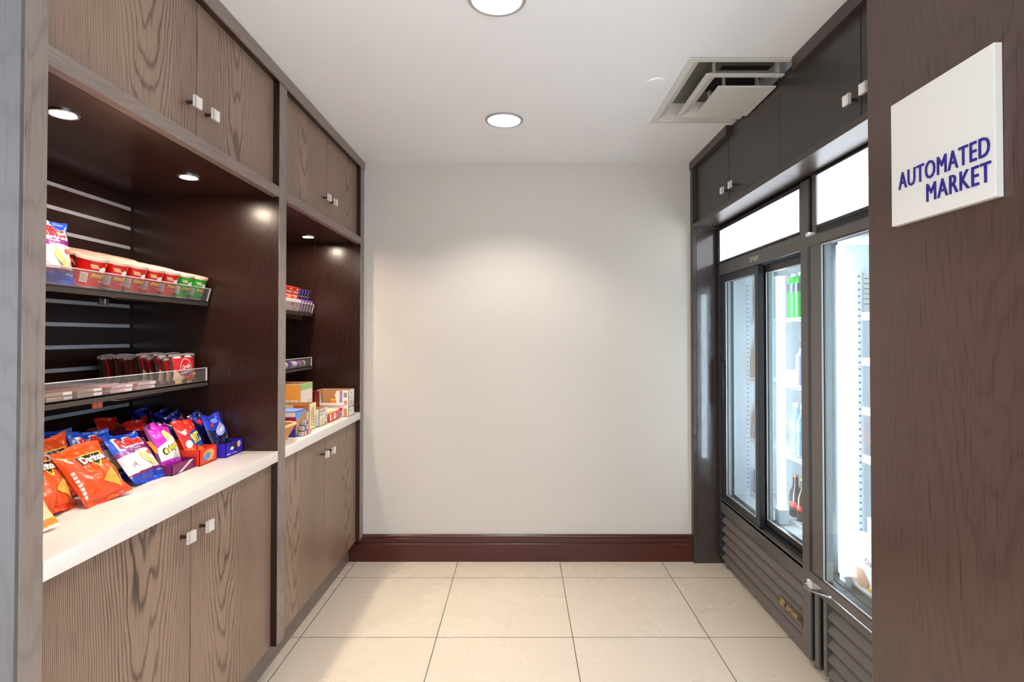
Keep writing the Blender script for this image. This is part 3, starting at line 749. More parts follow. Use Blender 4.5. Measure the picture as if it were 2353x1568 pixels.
def t01(s, a, b_, c, d_, rot=0, bold=.02, **k): return text(s, w=(b_ - a), h=(d_ - c), cx=(a + b_) / 2, cy=(c + d_) / 2, bold=bold, L=5, rot=rot, **k)
CARDW = C('card_white', (236, 226, 214), .55); CARDO = C('card_orange', (248, 164, 72), .5); PURP = C('card_purple', (94, 16, 120), .5); LGRN = C('card_lightgreen', (160, 200, 124), .5)
CYEL = C('card_yellow', (248, 228, 168), .5); CORG = C('card_strong_orange', (244, 104, 30), .5); INK = C('ink', (92, 88, 96), .6); CBLU = C('card_sky', (110, 150, 220), .5); CDB = C('card_navy', (60, 44, 140), .5)
KR2 = C('kraft_inside', (190, 140, 96), .7)
card_box('snack_box', -1.30, -1.121, 2.80, 2.965, .205, [CARDW, KR2, CARDO, PURP, LGRN, CORG, CYEL, INK], 'tall orange snack box with purple band and green-topped white side', top=False,
         dec=[(r01(0, 1, .12, .99), 2, 'y'), (r01(0, 1, 0, .13), 3, 'y2'), (t01('AND ALMOND', .02, .62, .03, .10), 0, 'y2'), (poly([(.1, .62), (.3, .66), (.55, .5), (.5, .38), (.28, .42), (.1, .52)], 5), 5, 'y2'),
              (r01(.5, .95, .48, .6), 0, 'y2'), (t01('Soy Protein', .54, .92, .51, .57), 7, 'y2'), (r01(0, 1, .84, .99), 4, 'x'), (r01(0, 1, 0, .2), 2, 'x'), (r01(.1, .9, .26, .275), 7, 'x'), (r01(.6, .9, .55, .56), 7, 'x'), (r01(.6, .9, .5, .51), 7, 'x')])
card_box('snack_box', -1.20, -1.010, 2.632, 2.72, .124, [CYEL, KR2, CORG, INK, CBLU, CARDW], 'open pale yellow snack box with vertical black lettering, beside the torn blue box', top=False,
         dec=[(text('LARABAR', w=.74, h=.2, cx=.56, cy=.5, rot=PI / 2, bold=.02, L=5), 3, 'x'), (r01(.28, .38, .12, .78), 2, 'x'), (r01(.76, .88, .08, .5), 4, 'x'), (r01(.6, .98, .72, .95), 2, 'y'), (r01(.02, .35, .72, .96), 0, 'y'), (r01(.38, .56, .8, .85), 4, 'y')],
         cut=[(0, 0), (1, 0), (1, 1), (.97, .93), (.55, .95), (.3, .98), (0, .97)])
wb = card_box('snack_box', -1.142, -.962, 3.08, 3.18, .148, [CARDW, KR2, C('card_lilac', (140, 128, 176), .5), RRED, INK, BARC], 'large white display box with cut-open front, by the back wall', top=False,
         cut=[(0, 0), (1, 0), (1, 1), (.62, .97), (.56, .78), (.6, .72), (.62, .42), (.16, .42), (.10, .97), (0, 1)],
         dec=[(r01(.72, .8, .45, .97), 2, 'y'), (r01(.72, .8, .2, .34), 3, 'y'), (r01(.72, .8, .02, .18), 2, 'y'), (r01(.84, .95, .72, .9), 5, 'y'), (r01(.02, .2, .42, .5), 3, 'y2'), (r01(.84, .95, .45, .6), 1, 'y'), (r01(.84, .95, .02, .3), 1, 'y'), (r01(.2, .7, .72, .735), 4, 'x'), (r01(.2, .7, .67, .685), 4, 'x'),
              (t01('1 lb', .25, .7, .45, .6), 4, 'x'), (t01('In & Out', .1, .85, .32, .44), 4, 'x'), (r01(.15, .7, .22, .235), 4, 'x'), (r01(.15, .7, .18, .19), 4, 'x'), (r01(.86, .92, .2, .6), 3, 'x'), (r01(.42, .58, .84, .92), 5, 'x')])
n_ = B().box(-1.138, -.985, 3.072, 3.0795, .965, .977, 0).build('front_strip', CARDW, wb, smooth=False)
oi = B().lathe([(.0001, 0), (.028, 0), (.028, .09), (.0001, .09)], seg=24)
oo = tag(oi.build('snack_tube', CARDO), 'rounded orange packet inside the white display box', 'packet'); O(oo).location = (-1.055, 3.128, CT + .003)
card_box('snack_box', -1.14, -1.0, 2.735, 2.845, .084, [CARDW, KR2, INK, LGRN, RRED, CARDO], 'small open white box with fine print, between yellow box and red tray', top=False,
         dec=[(r01(.1, .55, .86, .9), 2, 'x'), (r01(.1, .55, .78, .8), 2, 'x'), (disc(.62, .88, .08, .07, L=5), 4, 'x'), (r01(.1, .6, .68, .7), 2, 'x'), (r01(.1, .5, .62, .64), 2, 'x'), (r01(.15, .3, .08, .4), 3, 'x'), (r01(.4, .55, .06, .45), 5, 'x'), (r01(.65, .85, .05, .2), 4, 'x'), (r01(.75, .85, .3, .7), 3, 'x')])
card_box('snack_box', -1.09, -.998, 2.872, 3.035, .045, [C('card_coral', (240, 82, 56), .45), KR2, WHITE, CBLU, LGRN, CORG], 'low coral red tray box with a slanted white stripe', top=False,
         dec=[(poly([(.02, .9), (.1, .1), (.2, .1), (.14, .9)], 5), 2, 'x'), (disc(.52, .5, .1, .38, L=5), 2, 'x'), (disc(.52, .55, .06, .2, L=5), 4, 'x2'), (poly([(.6, .2), (.85, .45), (.85, .7), (.6, .45)], 5), 3, 'x2')])
ci_ = tag(B().box(-1.085, -1.003, 2.88, 2.95, CT + .0025, CT + .058, 0, .004).box(-1.085, -1.003, 2.955, 3.028, CT + .0025, CT + .052, 1, .004).build('snack_pouch', [CYEL, CARDW], None), 'pale snack pouches inside the coral red tray box', 'pouch')
card_box('snack_box', -1.25, -1.118, 2.985, 3.06, .146, [C('card_maroon', (120, 8, 12), .5), KR2, BLACK], 'dark red box behind the white display box and orange box', dec=[(r01(.5, .9, .1, .2), 2, 'y')])
bb = card_box('snack_box', -1.19, -1.003, 2.455, 2.58, .112, [CBLU, KR2, C('card_crimson', (190, 20, 50), .5), BLACK, WHITE, CARDO, CDB], 'torn-open blue and red snack box behind the wicker basket', top=True,
         dec=[(r01(0, 1, .80, .98), 4, 'y'), (r01(0, 1, .32, .78), 3, 'y'), (r01(.45, 1, .32, .78), 2, 'y2'), (disc(.72, .55, .14, .16, L=5), 5, 'y2'), (text('CHIP', w=.36, h=.12, cx=.22, cy=.55, rot=PI / 2, bold=.02, L=5), 4, 'y2'), (r01(0, 1, 0, .3), 6, 'y'),
              (poly([(.05, .04), (.95, .04), (.95, .9), (.6, .86), (.5, .74), (.25, .7), (.08, .6)], 5), 1, 'x'), (r01(.05, .95, .03, .06), 6, 'x2')])
SLV = C('wrapper_silver', (206, 200, 200), .25, metal=.5)
for k, (yy, zz) in enumerate(((2.49, .004), (2.525, .004), (2.56, .004), (2.50, .026), (2.54, .026), (2.52, .048))):
    b_ = B().box(-.012, .012, -.017, .017, 0, .019, 0, .004).box(-.012, .0125, -.006, .006, .002, .0185, 1)
    n_ = tag(b_.build('snack_bar', [SLV, CDB if k % 2 else CORG]), '%s silver-wrapped bar in the torn opening of the blue box, %s' % (['Lowest left', 'Lowest middle', 'Lowest right', 'Upper left', 'Upper right', 'Topmost'][k], 'lying flat'), 'snack bar', 'wrapped bars in the blue box')
    O(n_).location = (-.9885, yy, CT + zz - .003); O(n_).rotation_euler = (0, 0, 0)
# wicker basket
WICK = C('wicker', (226, 160, 96), .6); WICK2 = C('wicker_pale', (240, 190, 140), .6)
bk = thing('wicker_basket', 'tan wicker basket at the near end of the far counter', 'basket', (-1.09, 2.345, CT))
def ringpts(hx, hy, z, amp, ph, n=64):
    pts = []
    for k in range(n):
        a = 2 * PI * k / n; c, s_ = math.cos(a), math.sin(a); e = .45
        x = hx * math.copysign(abs(c) ** e, c); y = hy * math.copysign(abs(s_) ** e, s_); w = 1 + amp * math.sin(k * PI / 2 * 1 + ph)
        pts.append((-1.09 + x * w, 2.345 + y * w, CT + z))
    return pts
b_ = B()
for k in range(9):
    z = .005 + k * .0072; b_.tube(ringpts(.078 + k * .0038, .055 + k * .0026, z, .012, PI / 2 * (k % 2)), .0041, 6, 0, True)
b_.box(-1.165, -1.015, 2.293, 2.397, CT + .0005, CT + .005)
b_.build('weave', WICK, bk)
B().tube(ringpts(.113, .08, .071, .004, 0), .0065, 8, 0, True).build('rim', WICK2, bk)

# far shelf: boxes of pain reliever and sweets
RXR = C('box_red', (226, 40, 36), .4); RXW = C('box_white', (240, 226, 222), .4); RXP = C('box_purple', (62, 24, 128), .35); RXY = C('box_amber', (250, 190, 90), .4)
def sbox(S, lx0, lx1, y0, y1, h, mats, label, cat, group, dec=(), lz=.001, name='medicine_box'):
    b_ = B().box(lx0, lx1, y0, y1, lz, lz + h, 0, .0006)
    for shape, mi, e in dec: b_.mapped(shape, lambda a, c: (lx1 + .0004 * e, y0 + a * (y1 - y0), lz + c * h), mi)
    n = b_.build(name, mats, None, origin=(0, 0, 0), recalc=False, smooth=False)
    o = O(n); o.location = (-1.225, 0, O(S).location.z); o.rotation_euler = (0, O(S).rotation_euler.y, 0)
    return tag(n, label, cat, group)
GM = 'medicine boxes on the far tilted shelf'
for k in range(3):
    y0 = 2.80 + k * .083
    sbox(S3, -.06, -.034, y0, y0 + .081, .125, [RXR, WHITE, RXY, RXW], ['red and white box with white lettering, first of three on the far shelf, by post', 'red and white box with white lettering, middle one on the far shelf', 'red and white box with white lettering beside the purple boxes'][k], 'box', GM,
         [(t01('Tylenol', .06, .92, .72, .84, bold=.04), 1, 1), (r01(.5, .9, .87, .95), 2, 1), (r01(.05, .95, .62, .66), 3, 1), (r01(.4, .95, .54, .60), 2, 1), (r01(.03, .97, .40, .5), 2, 1), (r01(0, 1, .0, .38), 3, 1)])
sbox(S3, -.032, -.01, 2.80, 3.055, .062, [RXW, C('ink_red', (200, 70, 80), .5), INK], 'low white counter tray in front of the red boxes on the far shelf', 'tray', None,
     [(r01(.52, .66, .52, .66), 1, 1), (r01(.5, .68, .44, .46), 2, 1), (r01(.78, .9, .44, .5), 2, 1), (t01('Tylenol', .6, .82, .12, .28), 1, 1)], name='counter_tray')
for k in range(4):
    y0 = 3.062 + k * .041
    sbox(S3, -.062, -.036, y0, y0 + .0385, .122, [RXP, WHITE, BLACK], 'dark purple box, %s from the left on the far tilted shelf' % ordw[k], 'box', 'purple boxes on the far tilted shelf',
         [(r01(0, .1, .1, 1), 1, 1), (r01(.12, 1, .42, .78), 2, 1), (r01(.3, .8, .66, .7), 1, 2)])
for k in range(4):
    y0 = 3.064 + k * .042
    sbox(S3, -.034, -.012, y0, y0 + .04, .066, [C('box_violet', (112, 50, 170), .35), RXW], 'white and violet carton, %s from the left in front of the purple boxes' % ordw[k], 'carton', 'white and violet cartons on the far tilted shelf',
         [(r01(.18, .72, .06, .94), 1, 1)], name='gum_carton')
def sweet(y, lx, r, L, m, label, k):
    b_ = B(); b_.lathe([(.0001, -L / 2 - .014), (r * 1.1, -L / 2 - .014), (r * .35, -L / 2), (r * .95, -L / 2 + .008), (r, -L / 4), (r, L / 4), (r * .95, L / 2 - .008), (r * .35, L / 2), (r * 1.1, L / 2 + .014), (.0001, L / 2 + .014)], seg=16, mis=[1, 1, 1, 0, 0, 0, 1, 1, 1])
    n = b_.build('wrapped_sweet', m); o = O(n); o.location = (-1.225 + lx, y, 1.1765 + r * 1.1); o.rotation_euler = (R(90), 0, R(k))
    return tag(n, label, 'sweet', 'wrapped sweets on the far flat shelf')
SWP = C('sweet_white', (232, 224, 240), .3); SWR = C('sweet_red', (196, 70, 50), .3); SWV = C('sweet_violet', (80, 60, 170), .3)
sweet(2.90, -.035, .016, .07, [SWP, SWP], 'white wrapped sweet roll nearest the middle post on the far shelf', 6)
sweet(3.03, -.032, .017, .06, [SWP, SWV], 'white and violet wrapped sweet in the middle of the far shelf', -8)
sweet(3.15, -.04, .016, .075, [SWR, SWP], 'red wrapped sweet roll with white ends at the right of the far shelf', 4)
sweet(3.14, -.09, .016, .07, [SWP, SWR], 'white wrapped sweet behind the red one on the far shelf', -3)

# ------------------------------------------------------------------ right millwork
rf = thing('cabinet_face_frame', 'shade-darkened wood frame with crown and lit bottom rail on the right', 'cabinet frame', (XR, 3.29, 0))
B().box(XR, XR + .024, 3.29, BY - .001, .001, 2.356, bev=.001, seg=1).build('post', WKR, rf, smooth=False)
tag(B().box(XR + .0245, 1.955, 3.2905, BY - .0015, .0005, 1.994).build('end_panel', WKS, None, origin=(1.4, 3.29, 0), smooth=False), 'glossy dark wood end panel between the back wall and the sliding-door cooler', 'panel')
B().box(XR - .005, XR + .045, 2.737, BY - .001, 2.357, CZ - .001, bev=.0015, seg=1).build('crown', WKR, rf, smooth=False)
B().box(XR - .005, XR + .045, 1.4955, 2.065, 2.357, CZ - .001, bev=.0015, seg=1).build('crown', WKR, rf, smooth=False)
B().box(XR, XR + .021, 1.4955, 3.289, 1.995, 2.019, bev=.001, seg=1).build('rail', WKR, rf, smooth=False)
for y0, y1, ys, k0, k1, lab in ((2.2265, 3.289, 2.767, -.09, .018, 'shade-darkened two-door wall cabinet above the sliding-door cooler, by the back wall'), (1.4955, 2.2235, 1.69, -.06, .024, 'shade-darkened two-door wall cabinet above the freezer, cut off by the wood wall')):
    up = thing('upper_cabinet', lab, 'cabinet', (1.05, y0, 2.02), 'upper cabinets on the right')
    B().box(1.076, 1.955, y0, y1, 2.02, 2.398).build('carcass', DARKGAP, up, smooth=False)
    B().box(XR + .0215, 1.955, y0, y1 + .0005, 2.001, 2.019).build('bottom_panel', WKR, up, smooth=False)
    for a, b_, ky in ((y0, ys - .0026, ys + k0), (ys + .0026, y1, ys + k1)):
        d = B().box(1.05, 1.07, a, b_, 2.021, 2.4, bev=.001, seg=1).build('door', WK, up, origin=(1.05, (a + b_) / 2, 2.02), smooth=False)
        knob(None, 1.05, ky, 2.09, -1, d)

# ------------------------------------------------------------------ coolers
def louvre_panel(y0, y1, z0, z1, n, root, x=1.172):
    st = (z1 - z0) / n
    for k in range(n):
        z = z0 + st * k
        pts = [(x + .002, y0, z + .002), (x + .024, y0, z + st * .80), (x + .024, y0, z + st * .9), (x - .002, y0, z + .012), (x - .002, y0, z + .002)]
        pts = [(x, y0, z + st * .02), (x, y0, z + st * .18), (x + .022, y0, z + st * .68), (x + .026, y0, z + st * .68), (x + .026, y0, z + st * .5)]
        B().prism(pts, (0, y1 - y0, 0)).build('louvre', LOUVRE, root, smooth=False)
def wtext(s, x, yc, zc, w, h, mats, name, parent, depth=.001, bold=.03, shear=0., space=1.):
    vs, fs = text(s, w=w, h=h, bold=bold, shear=shear, L=10, space=space)
    b_ = B(); V = [b_.bm.verts.new((x, yc - a, zc + c)) for a, c in vs]
    F_ = [b_.bm.faces.new([V[i] for i in f]) for f in fs]
    r_ = bmesh.ops.extrude_face_region(b_.bm, geom=F_)
    bmesh.ops.translate(b_.bm, verts=[g for g in r_['geom'] if isinstance(g, bmesh.types.BMVert)], vec=(-depth, 0, 0))
    return b_.build(name, mats, parent, smooth=False)
def shell(root, y0, y1, zt, iy0, iy1, iz0, iz1):
    xb = 1.94
    s = B(); s.box(1.17, xb, y0, iy0 - .012, .045, zt, 0, .003, 1).box(1.17, xb, iy1 + .012, y1, .045, zt, 0, .003, 1).box(1.175, xb, y0 + .002, y1 - .002, iz1 + .012, zt - .001).box(1.9, xb, y0 + .002, y1 - .002, .045, zt - .001).box(1.205, xb, y0 + .002, y1 - .002, .045, iz0 - .012)
    s.build('body', FRBLACK, root, smooth=False)
    l = B(); l.box(1.245, 1.9, iy0 - .011, iy0, iz0, iz1).box(1.245, 1.9, iy1, iy1 + .011, iz0, iz1).box(1.888, 1.899, iy0, iy1, iz0, iz1).box(1.245, 1.9, iy0, iy1, iz1, iz1 + .011).box(1.245, 1.9, iy0, iy1, iz0 - .011, iz0)
    l.build('liner', LINER, root, smooth=False)
def wire_shelf(root, y0, y1, x0, z):
    w = B(); x1 = 1.87
    for yy in (y0, y1): w.tube([(x0, yy, z), (x1, yy, z)], .0028, 6)
    for xx in (x0, x0 + .18, x0 + .36, x1): w.tube([(xx, y0, z), (xx, y1, z)], .0034, 6)
    w.tube([(x0, y0, z - .014), (x0, y1, z - .014)], .003, 6)
    nn = int((y1 - y0) / .022)
    for k in range(1, nn):
        yy = y0 + (y1 - y0) * k / nn; w.tube([(x0, yy, z - .014), (x0, yy, z + .0015), (x1, yy, z + .0015)], .0017, 5)
    return w.build('wire_shelf', WIRE, root)
def pilaster(root, x, yw, d, z0, z1):
    p_ = B().box(x - .011, x + .011, yw, yw + d * .006, z0, z1, 0); z = z0 + .02
    while z < z1 - .01:
        p_.box(x - .005, x + .003, yw + d * .0062, yw + d * .0068, z, z + .006, 1); z += .026
    return p_.build('pilaster', [LINER, C('slot_dark', (60, 66, 96), .6)], root, smooth=False)

# sliding-door cooler
fa = thing('refrigerator', 'black glass-front cooler with two sliding doors, next to the back wall', 'refrigerator', (1.17, 2.75, 0), 'glass-front coolers on the right')
FY0, FY1 = 2.226, 3.262
shell(fa, FY0, FY1, 1.992, 2.302, 3.222, .425, 1.7)
B().box(1.168, 1.2, 2.29, 3.236, 1.706, 1.776, bev=.003).build('header', FRGREY, fa, smooth=False)
lb = B().box(1.166, 1.2, 2.285, 3.255, 1.778, 1.788).box(1.166, 1.2, 2.285, 3.255, 1.968, 1.986).box(1.166, 1.2, 2.285, 2.3, 1.788, 1.968).box(1.166, 1.2, 3.245, 3.255, 1.788, 1.968).build('sign_frame', FRBLACK, fa, smooth=False)
plabel(B().box(1.172, 1.2, 2.3, 3.245, 1.788, 1.968).build('lit_sign', E_SIGN, fa, smooth=False), 'blank glowing white sign panel')
B().box(1.164, 1.172, 2.226, 2.29, .046, 1.99, bev=.004).build('corner_post', FRGREY, fa, smooth=False)
wtext('true', 1.1675, 2.75, 1.74, .10, .030, SILVER, 'logo', fa, .0015, .02, .35)
B().box(1.166, 1.1675, 2.69, 2.82, 1.7465, 1.7482).build('logo_bar', SILVER, fa, smooth=False)
def glass_door(root, x0, x1, y0, y1, z0, z1, gy0, gy1, gz0, gz1, m):
    d = B()
    d.box(x0, x1, y0, gy0, z0, z1, 0, .002, 1).box(x0, x1, gy1, y1, z0, z1, 0, .002, 1).box(x0, x1, gy0, gy1, z0, gz0, 0).box(x0, x1, gy0, gy1, gz1, z1, 0)
    dn = d.build('sliding_door' if root == fa else 'door', m, root, smooth=False)
    e = .004
    tr = B().box(x0 - .001, x0 + .004, gy0, gy1, gz0, gz0 + e).box(x0 - .001, x0 + .004, gy0, gy1, gz1 - e, gz1).box(x0 - .001, x0 + .004, gy0, gy0 + e, gz0, gz1).box(x0 - .001, x0 + .004, gy1 - e, gy1, gz0, gz1)
    tr.build('glass_trim', ALU, dn, smooth=False)
    B().box(x0 + .006, x0 + .009, gy0, gy1, gz0, gz1).box(x1 - .006, x1 - .003, gy0, gy1, gz0, gz1).build('glass_pane', GLASS, dn, smooth=False)
    B().box(x0 + .01, x1 - .007, gy1 - .014, gy1, gz0, gz1).box(x0 + .01, x1 - .007, gy0, gy0 + .01, gz0, gz1).build('pane_spacer', GASKET, dn, smooth=False)
    return dn
d1 = glass_door(fa, 1.177, 1.207, 2.729, 3.236, .395, 1.705, 2.769, 3.162, .442, 1.663, FRBLACK)
B().box(1.16, 1.178, 3.172, 3.226, .93, 1.21, bev=.006).build('handle', FRDARK, d1)
d2 = glass_door(fa, 1.212, 1.242, 2.291, 2.785, .42, 1.7, 2.335, 2.72, .447, 1.665, FRBLACK)
B().box(1.172, 1.242, 2.292, 3.235, .385, .395).box(1.172, 1.176, 2.292, 3.235, .385, .402).box(1.206, 1.211, 2.292, 3.235, .385, .412).build('door_track', FRGREY, fa, smooth=False)
B().box(1.1685, 1.206, 2.292, 3.235, .325, .385, bev=.004).build('front_panel', FRGREY, fa, smooth=False)
B().box(1.198, 1.2045, 2.292, 3.235, .05, .325).build('grille_back', FRDARK, fa, smooth=False)
louvre_panel(2.296, 3.222, .055, .322, 5, fa)
gs = B().box(1.168, 1.2, 3.222, 3.237, .05, .325)
for k in range(5): gs.cyl((1.168, 3.23, .075 + k * .055), (1.1655, 3.23, .075 + k * .055), .004, seg=10, mi=1)
gs.build('grille_side', [FRBLACK, STEEL], fa, smooth=False)
bd = B().box(1.1665, 1.1695, 2.285 + .012, 2.497, .146, .182)
bd.box(1.1655, 1.1668, 2.297, 2.497, .1795, .182, 1).box(1.1655, 1.1668, 2.297, 2.497, .146, .1485, 1).box(1.1655, 1.1668, 2.297, 2.2995, .146, .182, 1).box(1.1655, 1.1668, 2.4945, 2.497, .146, .182, 1)
bd.box(1.1655, 1.1668, 2.46, 2.492, .149, .162, 1).box(1.1655, 1.1668, 2.45, 2.485, .165, .177, 1).box(1.1655, 1.1668, 2.31, 2.45, .1505, .1525, 1)
bn = bd.build('badge', [BLACKMETAL, GOLD], fa, smooth=False)
wtext('true', 1.1666, 2.385, .1655, .095, .021, GOLD, 'badge_lettering', bn, .0012, .04, .2)
for yy in (2.26, 3.22): B().cyl((1.215, yy, 0.0005), (1.215, yy, .046), .018, seg=16).build('foot', FRGREY, fa)
B().box(1.268, 1.3, 2.706, 2.738, .50, 1.645, 0, .006).build('lamp_tube', E_TUBE, fa)
B().box(1.262, 1.31, 2.7, 2.744, .43, .50).box(1.262, 1.31, 2.7, 2.744, 1.645, 1.695).build('lamp_holder', LINER, fa, smooth=False)
SHZ = (1.438, 1.108, .757, .445)
for z in SHZ: wire_shelf(fa, 2.32, 3.205, 1.335, z)
pilaster(fa, 1.325, 3.222, -1, .45, 1.66); pilaster(fa, 1.345, 2.302, 1, .45, 1.66)

# freezer with a swing door
fb = thing('freezer', 'black glass-front freezer with one swing door, beside the signed wood wall', 'freezer', (1.17, 1.86, 0), 'glass-front coolers on the right')
shell(fb, 1.503, 2.198, 1.996, 1.57, 2.16, .425, 1.71)
B().box(1.164, 1.175, 2.168, 2.197, .046, 1.995, bev=.003).build('corner_post', FRGREY, fb, smooth=False)
B().box(1.166, 1.2, 1.506, 2.196, 1.776, 1.789).box(1.166, 1.2, 1.506, 2.196, 1.986, 1.995).box(1.166, 1.2, 2.186, 2.196, 1.789, 1.986).box(1.166, 1.2, 1.506, 1.52, 1.789, 1.986).build('sign_frame', FRBLACK, fb, smooth=False)
plabel(B().box(1.172, 1.2, 1.52, 2.186, 1.789, 1.986).build('lit_sign', E_SIGN2, fb, smooth=False), 'blank glowing white sign panel')
B().box(1.168, 1.2, 1.506, 2.196, 1.745, 1.775).build('header', FRDARK, fb, smooth=False)
dd = glass_door(fb, 1.13, 1.166, 1.512, 2.17, .40, 1.743, 1.6, 2.068, .437, 1.697, FRBLACK)
B().box(1.1285, 1.1305, 2.07, 2.14, .44, 1.7).box(1.1285, 1.1305, 1.53, 2.165, 1.703, 1.738).box(1.1285, 1.1305, 1.53, 2.165, .402, .432).build('frame_face', FRGREY, dd, smooth=False)
hb = B().box(1.135, 1.168, 2.172, 2.192, 1.745, 1.762, 0, .003).build('hinge', NICKEL, fb)
h2 = B().box(1.128, 1.168, 2.15, 2.188, .365, .392, 0, .004); h2.build('hinge', NICKEL, fb)
B().tube([(1.165, 2.19, .375), (1.12, 2.19, .372), (1.108, 2.165, .372), (1.118, 2.13, .37), (1.15, 2.1, .368), (1.166, 2.08, .366)], .005, 8).build('door_cable', STEEL, fb)
B().box(1.168, 1.206, 1.506, 2.166, .33, .362, bev=.004).build('front_panel', FRGREY, fb, smooth=False)
B().box(1.198, 1.2045, 1.506, 2.168, .05, .33).build('grille_back', FRDARK, fb, smooth=False)
louvre_panel(1.51, 2.118, .055, .325, 5, fb)
gs = B().box(1.168, 1.2, 2.118, 2.14, .05, .33, 0)
for k in range(4): gs.cyl((1.168, 2.13, .09 + k * .06), (1.1655, 2.13, .09 + k * .06), .004, seg=10, mi=1)
gs.build('grille_side', [FRGREY, STEEL], fb, smooth=False)
for yy in (1.55, 2.15): B().cyl((1.215, yy, 0.0005), (1.215, yy, .046), .018, seg=16).build('foot', FRGREY, fb)
B().box(1.18, 1.196, 2.134, 2.15, .47, 1.67, 0, .006).build('lamp_tube', E_TUBE2, fb)
for z in (1.43, 1.255, 1.065, .88):
    wire_shelf(fb, 1.59, 2.145, 1.335, z)
    B().box(1.326, 1.331, 1.59, 2.145, z - .018, z + .012).build('price_rail', WIRE, fb, smooth=False)
pilaster(fb, 1.325, 2.16, -1, .47, 1.60)
ts = B().box(1.343, 1.42, 2.1575, 2.1598, 1.44, 1.60, 0)
for k in range(6): ts.box(1.346, 1.41, 2.157, 2.1576, 1.575 - k * .02, 1.578 - k * .02, 1)
ts.build('spec_label', [WHITE, INK], fb, smooth=False)

# what stands in the coolers
def bottle(name, prof, r_, c, mats, label, cat, cap=None, lab=None, group=None):
    t = thing(name, label, cat, c, group)
    B().lathe(prof, c).build('body', mats[0], t)
    if cap: B().lathe([(.0001, cap[0]), (cap[2], cap[0]), (cap[2], cap[1]), (.0001, cap[1])], c, 20).build('cap', mats[1], t)
    if lab: B().lathe([(r_ + .0004, lab[0]), (r_ + .0007, lab[0] + .001), (r_ + .0007, lab[1] - .001), (r_ + .0004, lab[1])], c).build('label', mats[2], t)
    return t
SODA = [(.0001, 0), (.026, 0), (.033, .008), (.033, .12), (.03, .15), (.013, .19), (.012, .205), (.0001, .205)]
BEER = [(.0001, 0), (.029, 0), (.0305, .005), (.0305, .105), (.026, .125), (.0135, .152), (.0125, .196), (.0001, .196)]
WAT = [(.0001, 0), (.028, 0), (.033, .01), (.0335, .05), (.030, .09), (.0335, .13), (.033, .17), (.026, .2), (.013, .222), (.0125, .235), (.0001, .235)]
GRN = C('drink_green', (30, 170, 40), .25); DRK = C('drink_dark', (70, 64, 84), .3); AMB = C('amber_glass', (44, 22, 14), .15, spec=.6); LRED = C('label_red', (196, 50, 40), .4); JU = C('juice_orange', (236, 150, 70), .4)
sz = [z + .0036 for z in SHZ]
g_ = 'bottles behind the right sliding door'
for k, y in enumerate((2.765, 2.690)):
    w_ = ['left', 'right'][k]
    bottle('drink_bottle', [(.0001, 0), (.03, 0), (.034, .006), (.034, .13), (.031, .15), (.028, .19), (.018, .205), (.0001, .205)], .034, (1.375, y, sz[0]), [GRN, C('cap_white', (230, 234, 236), .4), DRK], 'green drink bottle with dark band on the top shelf, %s of the pair' % w_, 'bottle', (.2055, .222, .016), (.128, .168), g_)
    bottle('water_bottle', WAT, .0335, (1.375, y - .012, sz[2]), [PETC, WHITE, C('label_blue', (120, 170, 220), .4)], 'clear water bottle with white cap on the third shelf, %s of the pair' % w_, 'bottle', (.2355, .256, .0145), (.125, .168), g_)
    bottle('beer_bottle', BEER, .0305, (1.38, y + .01, sz[3]), [AMB, C('cap_gold', (200, 160, 80), .3, metal=.8), LRED], 'dark brown bottle with red label on the bottom shelf, %s of the pair' % w_, 'bottle', (.1965, .204, .0145), (.05, .075), g_)
bottle('drink_bottle', [(.0001, 0), (.03, 0), (.033, .006), (.033, .14), (.018, .165), (.017, .18), (.0001, .18)], .033, (1.378, 2.690, sz[1]), [C('drink_violet', (150, 150, 196), .2), DRK, WHITE], 'lilac bottle with dark cap on the second cooler shelf', 'bottle', (.1805, .206, .019), (.142, .145), g_)
tag(B().box(1.352, 1.42, 2.752, 2.82, sz[1], sz[1] + .07, 0, .003).build('drink_carton', C('carton_pale', (222, 226, 240), .4)), 'small pale carton beside the lilac bottle in the cooler', 'carton')
g_ = 'drinks behind the left sliding door'
tag(B().box(1.352, 1.42, 3.12, 3.19, sz[0], sz[0] + .215, 0, .003).box(1.3515, 1.4205, 3.1195, 3.1905, sz[0] + .09, sz[0] + .14, 1).build('drink_carton', [C('carton_grey', (176, 176, 190), .4), C('carton_red', (214, 90, 96), .4)]), 'grey carton with red mark on the top shelf, far left in the cooler', 'carton', g_)
bottle('juice_bottle', [(.0001, 0), (.03, 0), (.034, .006), (.034, .13), (.026, .17), (.02, .18), (.0001, .18)], .034, (1.365, 3.155, sz[1]), [JU, DRK, C('label_green', (120, 180, 90), .4)], 'orange juice bottle with dark cap behind the left sliding door', 'bottle', (.1805, .203, .024), (.02, .032), g_)
bottle('sauce_bottle', SODA, .033, (1.365, 3.155, sz[2]), [C('drink_red', (206, 70, 54), .2), WHITE, C('label_grey', (160, 150, 160), .4)], 'red drink bottle behind the left sliding door', 'bottle', (.2055, .222, .0135), (.05, .09), g_)
cn = thing('drink_can', 'dark blue drink can on the bottom shelf behind the left sliding door', 'can', (1.36, 3.155, sz[3]), g_)
B().lathe([(.0001, 0), (.024, 0), (.0285, .008), (.0285, .13), (.024, .138), (.0001, .138)], (1.36, 3.155, sz[3])).build('body', C('can_blue', (60, 70, 150), .25, metal=.4), cn)
B().lathe([(.0001, .1385), (.0235, .1385), (.0245, .141), (.0235, .1425), (.0001, .140)], (1.36, 3.155, sz[3])).build('lid', ALU, cn)
